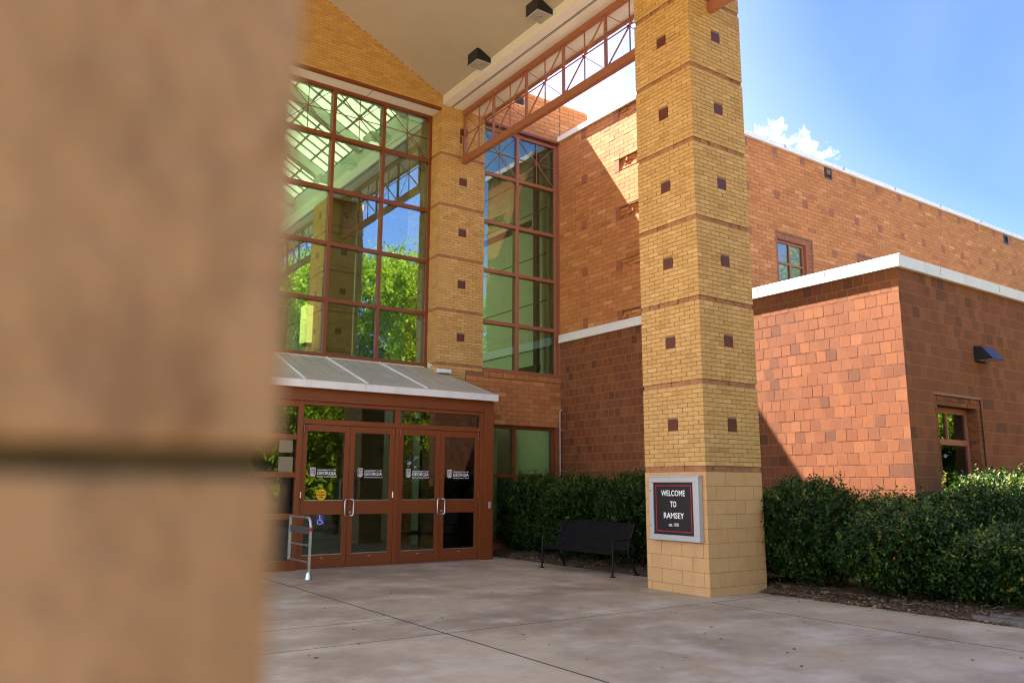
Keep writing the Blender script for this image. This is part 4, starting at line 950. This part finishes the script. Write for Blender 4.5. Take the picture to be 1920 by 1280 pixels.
shrub(11.65, 4.80, 1.05, .95, .90, 6, 'shaded low bush at the right picture edge in front of the sunlit one', 2800, tips=20)
shrub(13.55, 5.90, 1.50, .90, 1.58, 7, 'bright sunlit bush against the annex wall below its window', 3600, tips=60)
# mulch and litter
rg = random.Random(8); mm = MB()
for _ in range(5200):
    x = 10.42+abs(rg.gauss(0, .5)); y = rg.uniform(2.2, 15.5)
    if 8.2 < y < 9.7 and x < 10.7: continue
    if rg.random() < .35: y = rg.uniform(2.2, 8.2); x = 10.36+abs(rg.gauss(0, .25))
    z = bed_h(x, y)+rg.uniform(0, .03) if x > 10.6 else .008+rg.uniform(0, .02)
    a = rg.uniform(0, 3.14); l_ = rg.uniform(.015, .05); w_ = rg.uniform(.005, .013); d = Vector((math.cos(a)*l_, math.sin(a)*l_, rg.gauss(0, .008))); s_ = Vector((-math.sin(a)*w_, math.cos(a)*w_, rg.gauss(0, .004)))
    c = Vector((x, y, z)); mm.face([c-d-s_, c+d-s_, c+d+s_, c-d+s_], 0, rg.random())
tag(mm.build('mulch', M['mulch']), 'brown shredded mulch spread under the bushes', 'mulch', kind='stuff')
lm = MB(); spots = [(x_, y_) for x_, y_ in ((2.98,7.65),(3.0,7.5),(4.9,8.6),(5.3,7.4),(6.2,7.0),(4.3,9.3),(3.9,8.7),(4.4,8.3),(3.6,7.9),(3.8,7.6),(5.0,6.4),(7.4,6.6),(8.2,6.1),(6.9,5.2),(5.9,5.6),(9.6,6.3),(9.9,5.2))]
for _ in range(70): spots.append((rg.uniform(2.5, 10.3), rg.uniform(3.8, 13)))
for x, y in spots:
    a = rg.uniform(0, 6.28); l_ = rg.uniform(.012, .032); c = Vector((x, y, .004))
    pts = [c+Vector((math.cos(a+t)*l_*rg.uniform(.6, 1), math.sin(a+t)*l_*rg.uniform(.35, .7), rg.uniform(0, .007))) for t in (0,.9,1.8,2.7,3.6,4.5,5.4)]
    lm.face(pts, 0, rg.random())
tag(lm.build('leaf_litter', M['litter']), 'small dark leaf scraps scattered over the concrete', 'leaf litter', kind='stuff')
tb_ = thing('weathered_timber', (10.35, 4.55, 0), 'grey weathered timber edging at the mulch bed corner', 'timber edging')
m_ = MB(); m_.bar((10.50,5.15,.035),(10.32,3.75,.04),.10,.07); m_.bar((10.62,5.0,.05),(10.46,3.7,.06),.08,.08); m_.build('board', M['timber'], tb_)

# ================================================================== planter and trees that the glass mirrors
pl = thing('block_planter', (11.4, 2.4, 0), 'tan block planter with low green plants mirrored in the door glass', 'planter')
m_ = MB()
R0 = 1.15
for r in range(3):
    for k in range(20):
        a0, a1 = 2*math.pi*(k+.5*(r % 2))/20, 2*math.pi*(k+1+.5*(r % 2))/20-.008
        q = lambda a, rr, z: (11.4+rr*math.cos(a), 2.2+rr*math.sin(a), z)
        vsq = [q(a0,R0-.16,r*.2), q(a0,R0,r*.2), q(a1,R0,r*.2), q(a1,R0-.16,r*.2), q(a0,R0-.16,r*.2+.195), q(a0,R0,r*.2+.195), q(a1,R0,r*.2+.195), q(a1,R0-.16,r*.2+.195)]
        m_.idx(vsq, [(0,3,2,1),(4,5,6,7),(0,1,5,4),(1,2,6,5),(2,3,7,6),(3,0,4,7)], 0, random.Random(k*3+r).random())
m_.build('block_ring', M['stone'], pl)
m_ = MB(); m_.face([(11.4+1.0*math.cos(t),2.2+1.0*math.sin(t),.5) for t in [2*math.pi*i/24 for i in range(24)]]); m_.build('soil', M['mulch'], pl)
rg = random.Random(5); P_ = []; Q_ = []
for _ in range(420):
    a = rg.uniform(0, 6.28); r = 1.0*math.sqrt(rg.random()); P_.append((11.4+r*math.cos(a), 2.2+r*math.sin(a), .5+rg.uniform(0,.38))); Q_.append((math.cos(a)*.4, math.sin(a)*.4, 1))
leafcloud(P_, Q_, .09, rg, 8, tone=lambda p, g: g.gauss(.75, .1)).build('plants', M['tleaf'], pl)
def tree_mesh(seed, h, r):
    rg = random.Random(seed); tk = MB(); lv = []
    tips_ = []
    tk.tube([(0,0,-.1),(.1,.05,h*.25),(-.05,.1,h*.5),(.05,0,h*.78)], [h*.028,h*.022,h*.016,h*.006], 8)
    for k in range(13):
        zb_ = h*rg.uniform(.22, .7); a = rg.uniform(0, 6.28); ln = r*rg.uniform(.55, .95)
        e = (ln*math.cos(a), ln*math.sin(a), zb_+h*rg.uniform(.08, .25)); tk.tube([(0,0,zb_),(e[0]*.5,e[1]*.5,zb_+(e[2]-zb_)*.65),e], [h*.010,h*.006,h*.003], 6); tips_.append(e)
    tips_ += [(rg.gauss(0,r*.3), rg.gauss(0,r*.3), h*rg.uniform(.7, .97)) for _ in range(10)] + [(rg.gauss(0,r*.55), rg.gauss(0,r*.55), h*rg.uniform(.3, .6)) for _ in range(9)]
    P_, Q_ = [], []
    for t in tips_:
        cr = r*rg.uniform(.22, .42)
        for _ in range(210):
            v = Vector((rg.gauss(0,1), rg.gauss(0,1), rg.gauss(0,.8))); v = v.normalized()*cr*rg.random()**.4
            P_.append((t[0]+v.x, t[1]+v.y, t[2]+v.z)); Q_.append((v.x/cr, v.y/cr, v.z/cr-.5))
    lf = leafcloud(P_, Q_, .21, rg, 8)
    return tk, lf
variants = []
for s_, h, r in ((11, 14.5, 4.6), (12, 12.5, 4.2), (13, 16, 5.0)):
    tk, lf = tree_mesh(s_, h, r); variants.append((tk, lf))
protos = [None]*3
spots = [
 (15.5,-14,0,1.0,'leafy tree across the court, its edge mirrored behind the glowing wall sconce'),
 (20,-16.5,2,1.05,'tall leafy tree across the court mirrored in the middle column of glass panes'),
 (24.5,-14,2,1.06,'tallest leafy tree across the court mirrored in the panes beside the wall column'),
 (29,-17,0,1.05,'leafy tree across the court mirrored at the right jamb of the tall glass'),
 (39,-7,1,1.0,'leafy tree beyond the annex mirrored in the left panes of its window'),
 (41,-3.2,0,1.0,'leafy tree beyond the annex mirrored in the middle of its window'),
 (42,1.0,2,1.0,'leafy tree beyond the annex mirrored at the right edge of its window')]
for i, (x, y, v, sc_, lab) in enumerate(spots):
    if protos[v] is None:
        o = thing('leafy_tree', (0,0,0), lab, 'tree', 'trees across the court')
        ORG[o.name] = Vector((0,0,0))
        variants[v][0].build('trunk', M['bark'], o); variants[v][1].build('crown', M['tleaf'], o); protos[v] = o
    else: o = copy_tree(protos[v])
    o['label'] = lab; o.location = (x, y, -.05); o.rotation_euler = (0, 0, i*1.7); o.scale = (sc_, sc_, sc_)
# leaf mass added across the court, screening the bright horizon from the glass
rg = random.Random(21); P_ = []; Q_ = []
for _ in range(7500):
    t = rg.random(); a = R(-100)+R(115)*t if rg.random() < .75 else R(-150)+R(50)*rg.random()
    r = rg.uniform(40, 47)+6*math.sin(a*9)
    hh = 8.5+2.0*math.sin(a*13)+1.5*math.sin(a*29+1)
    z = hh*rg.random()**.8
    P_.append((6+r*math.cos(a), 2+r*math.sin(a), z)); Q_.append((-math.cos(a), -math.sin(a), -.3))
wood = leafcloud(P_, Q_, .85, rg, 8, tone=lambda p, g: g.gauss(.3, .2)).build('added_woodland', M['tleaf'])
tag(wood, 'dark green tree mass added across the court to block the bright horizon', 'added_woodland', kind='stuff')
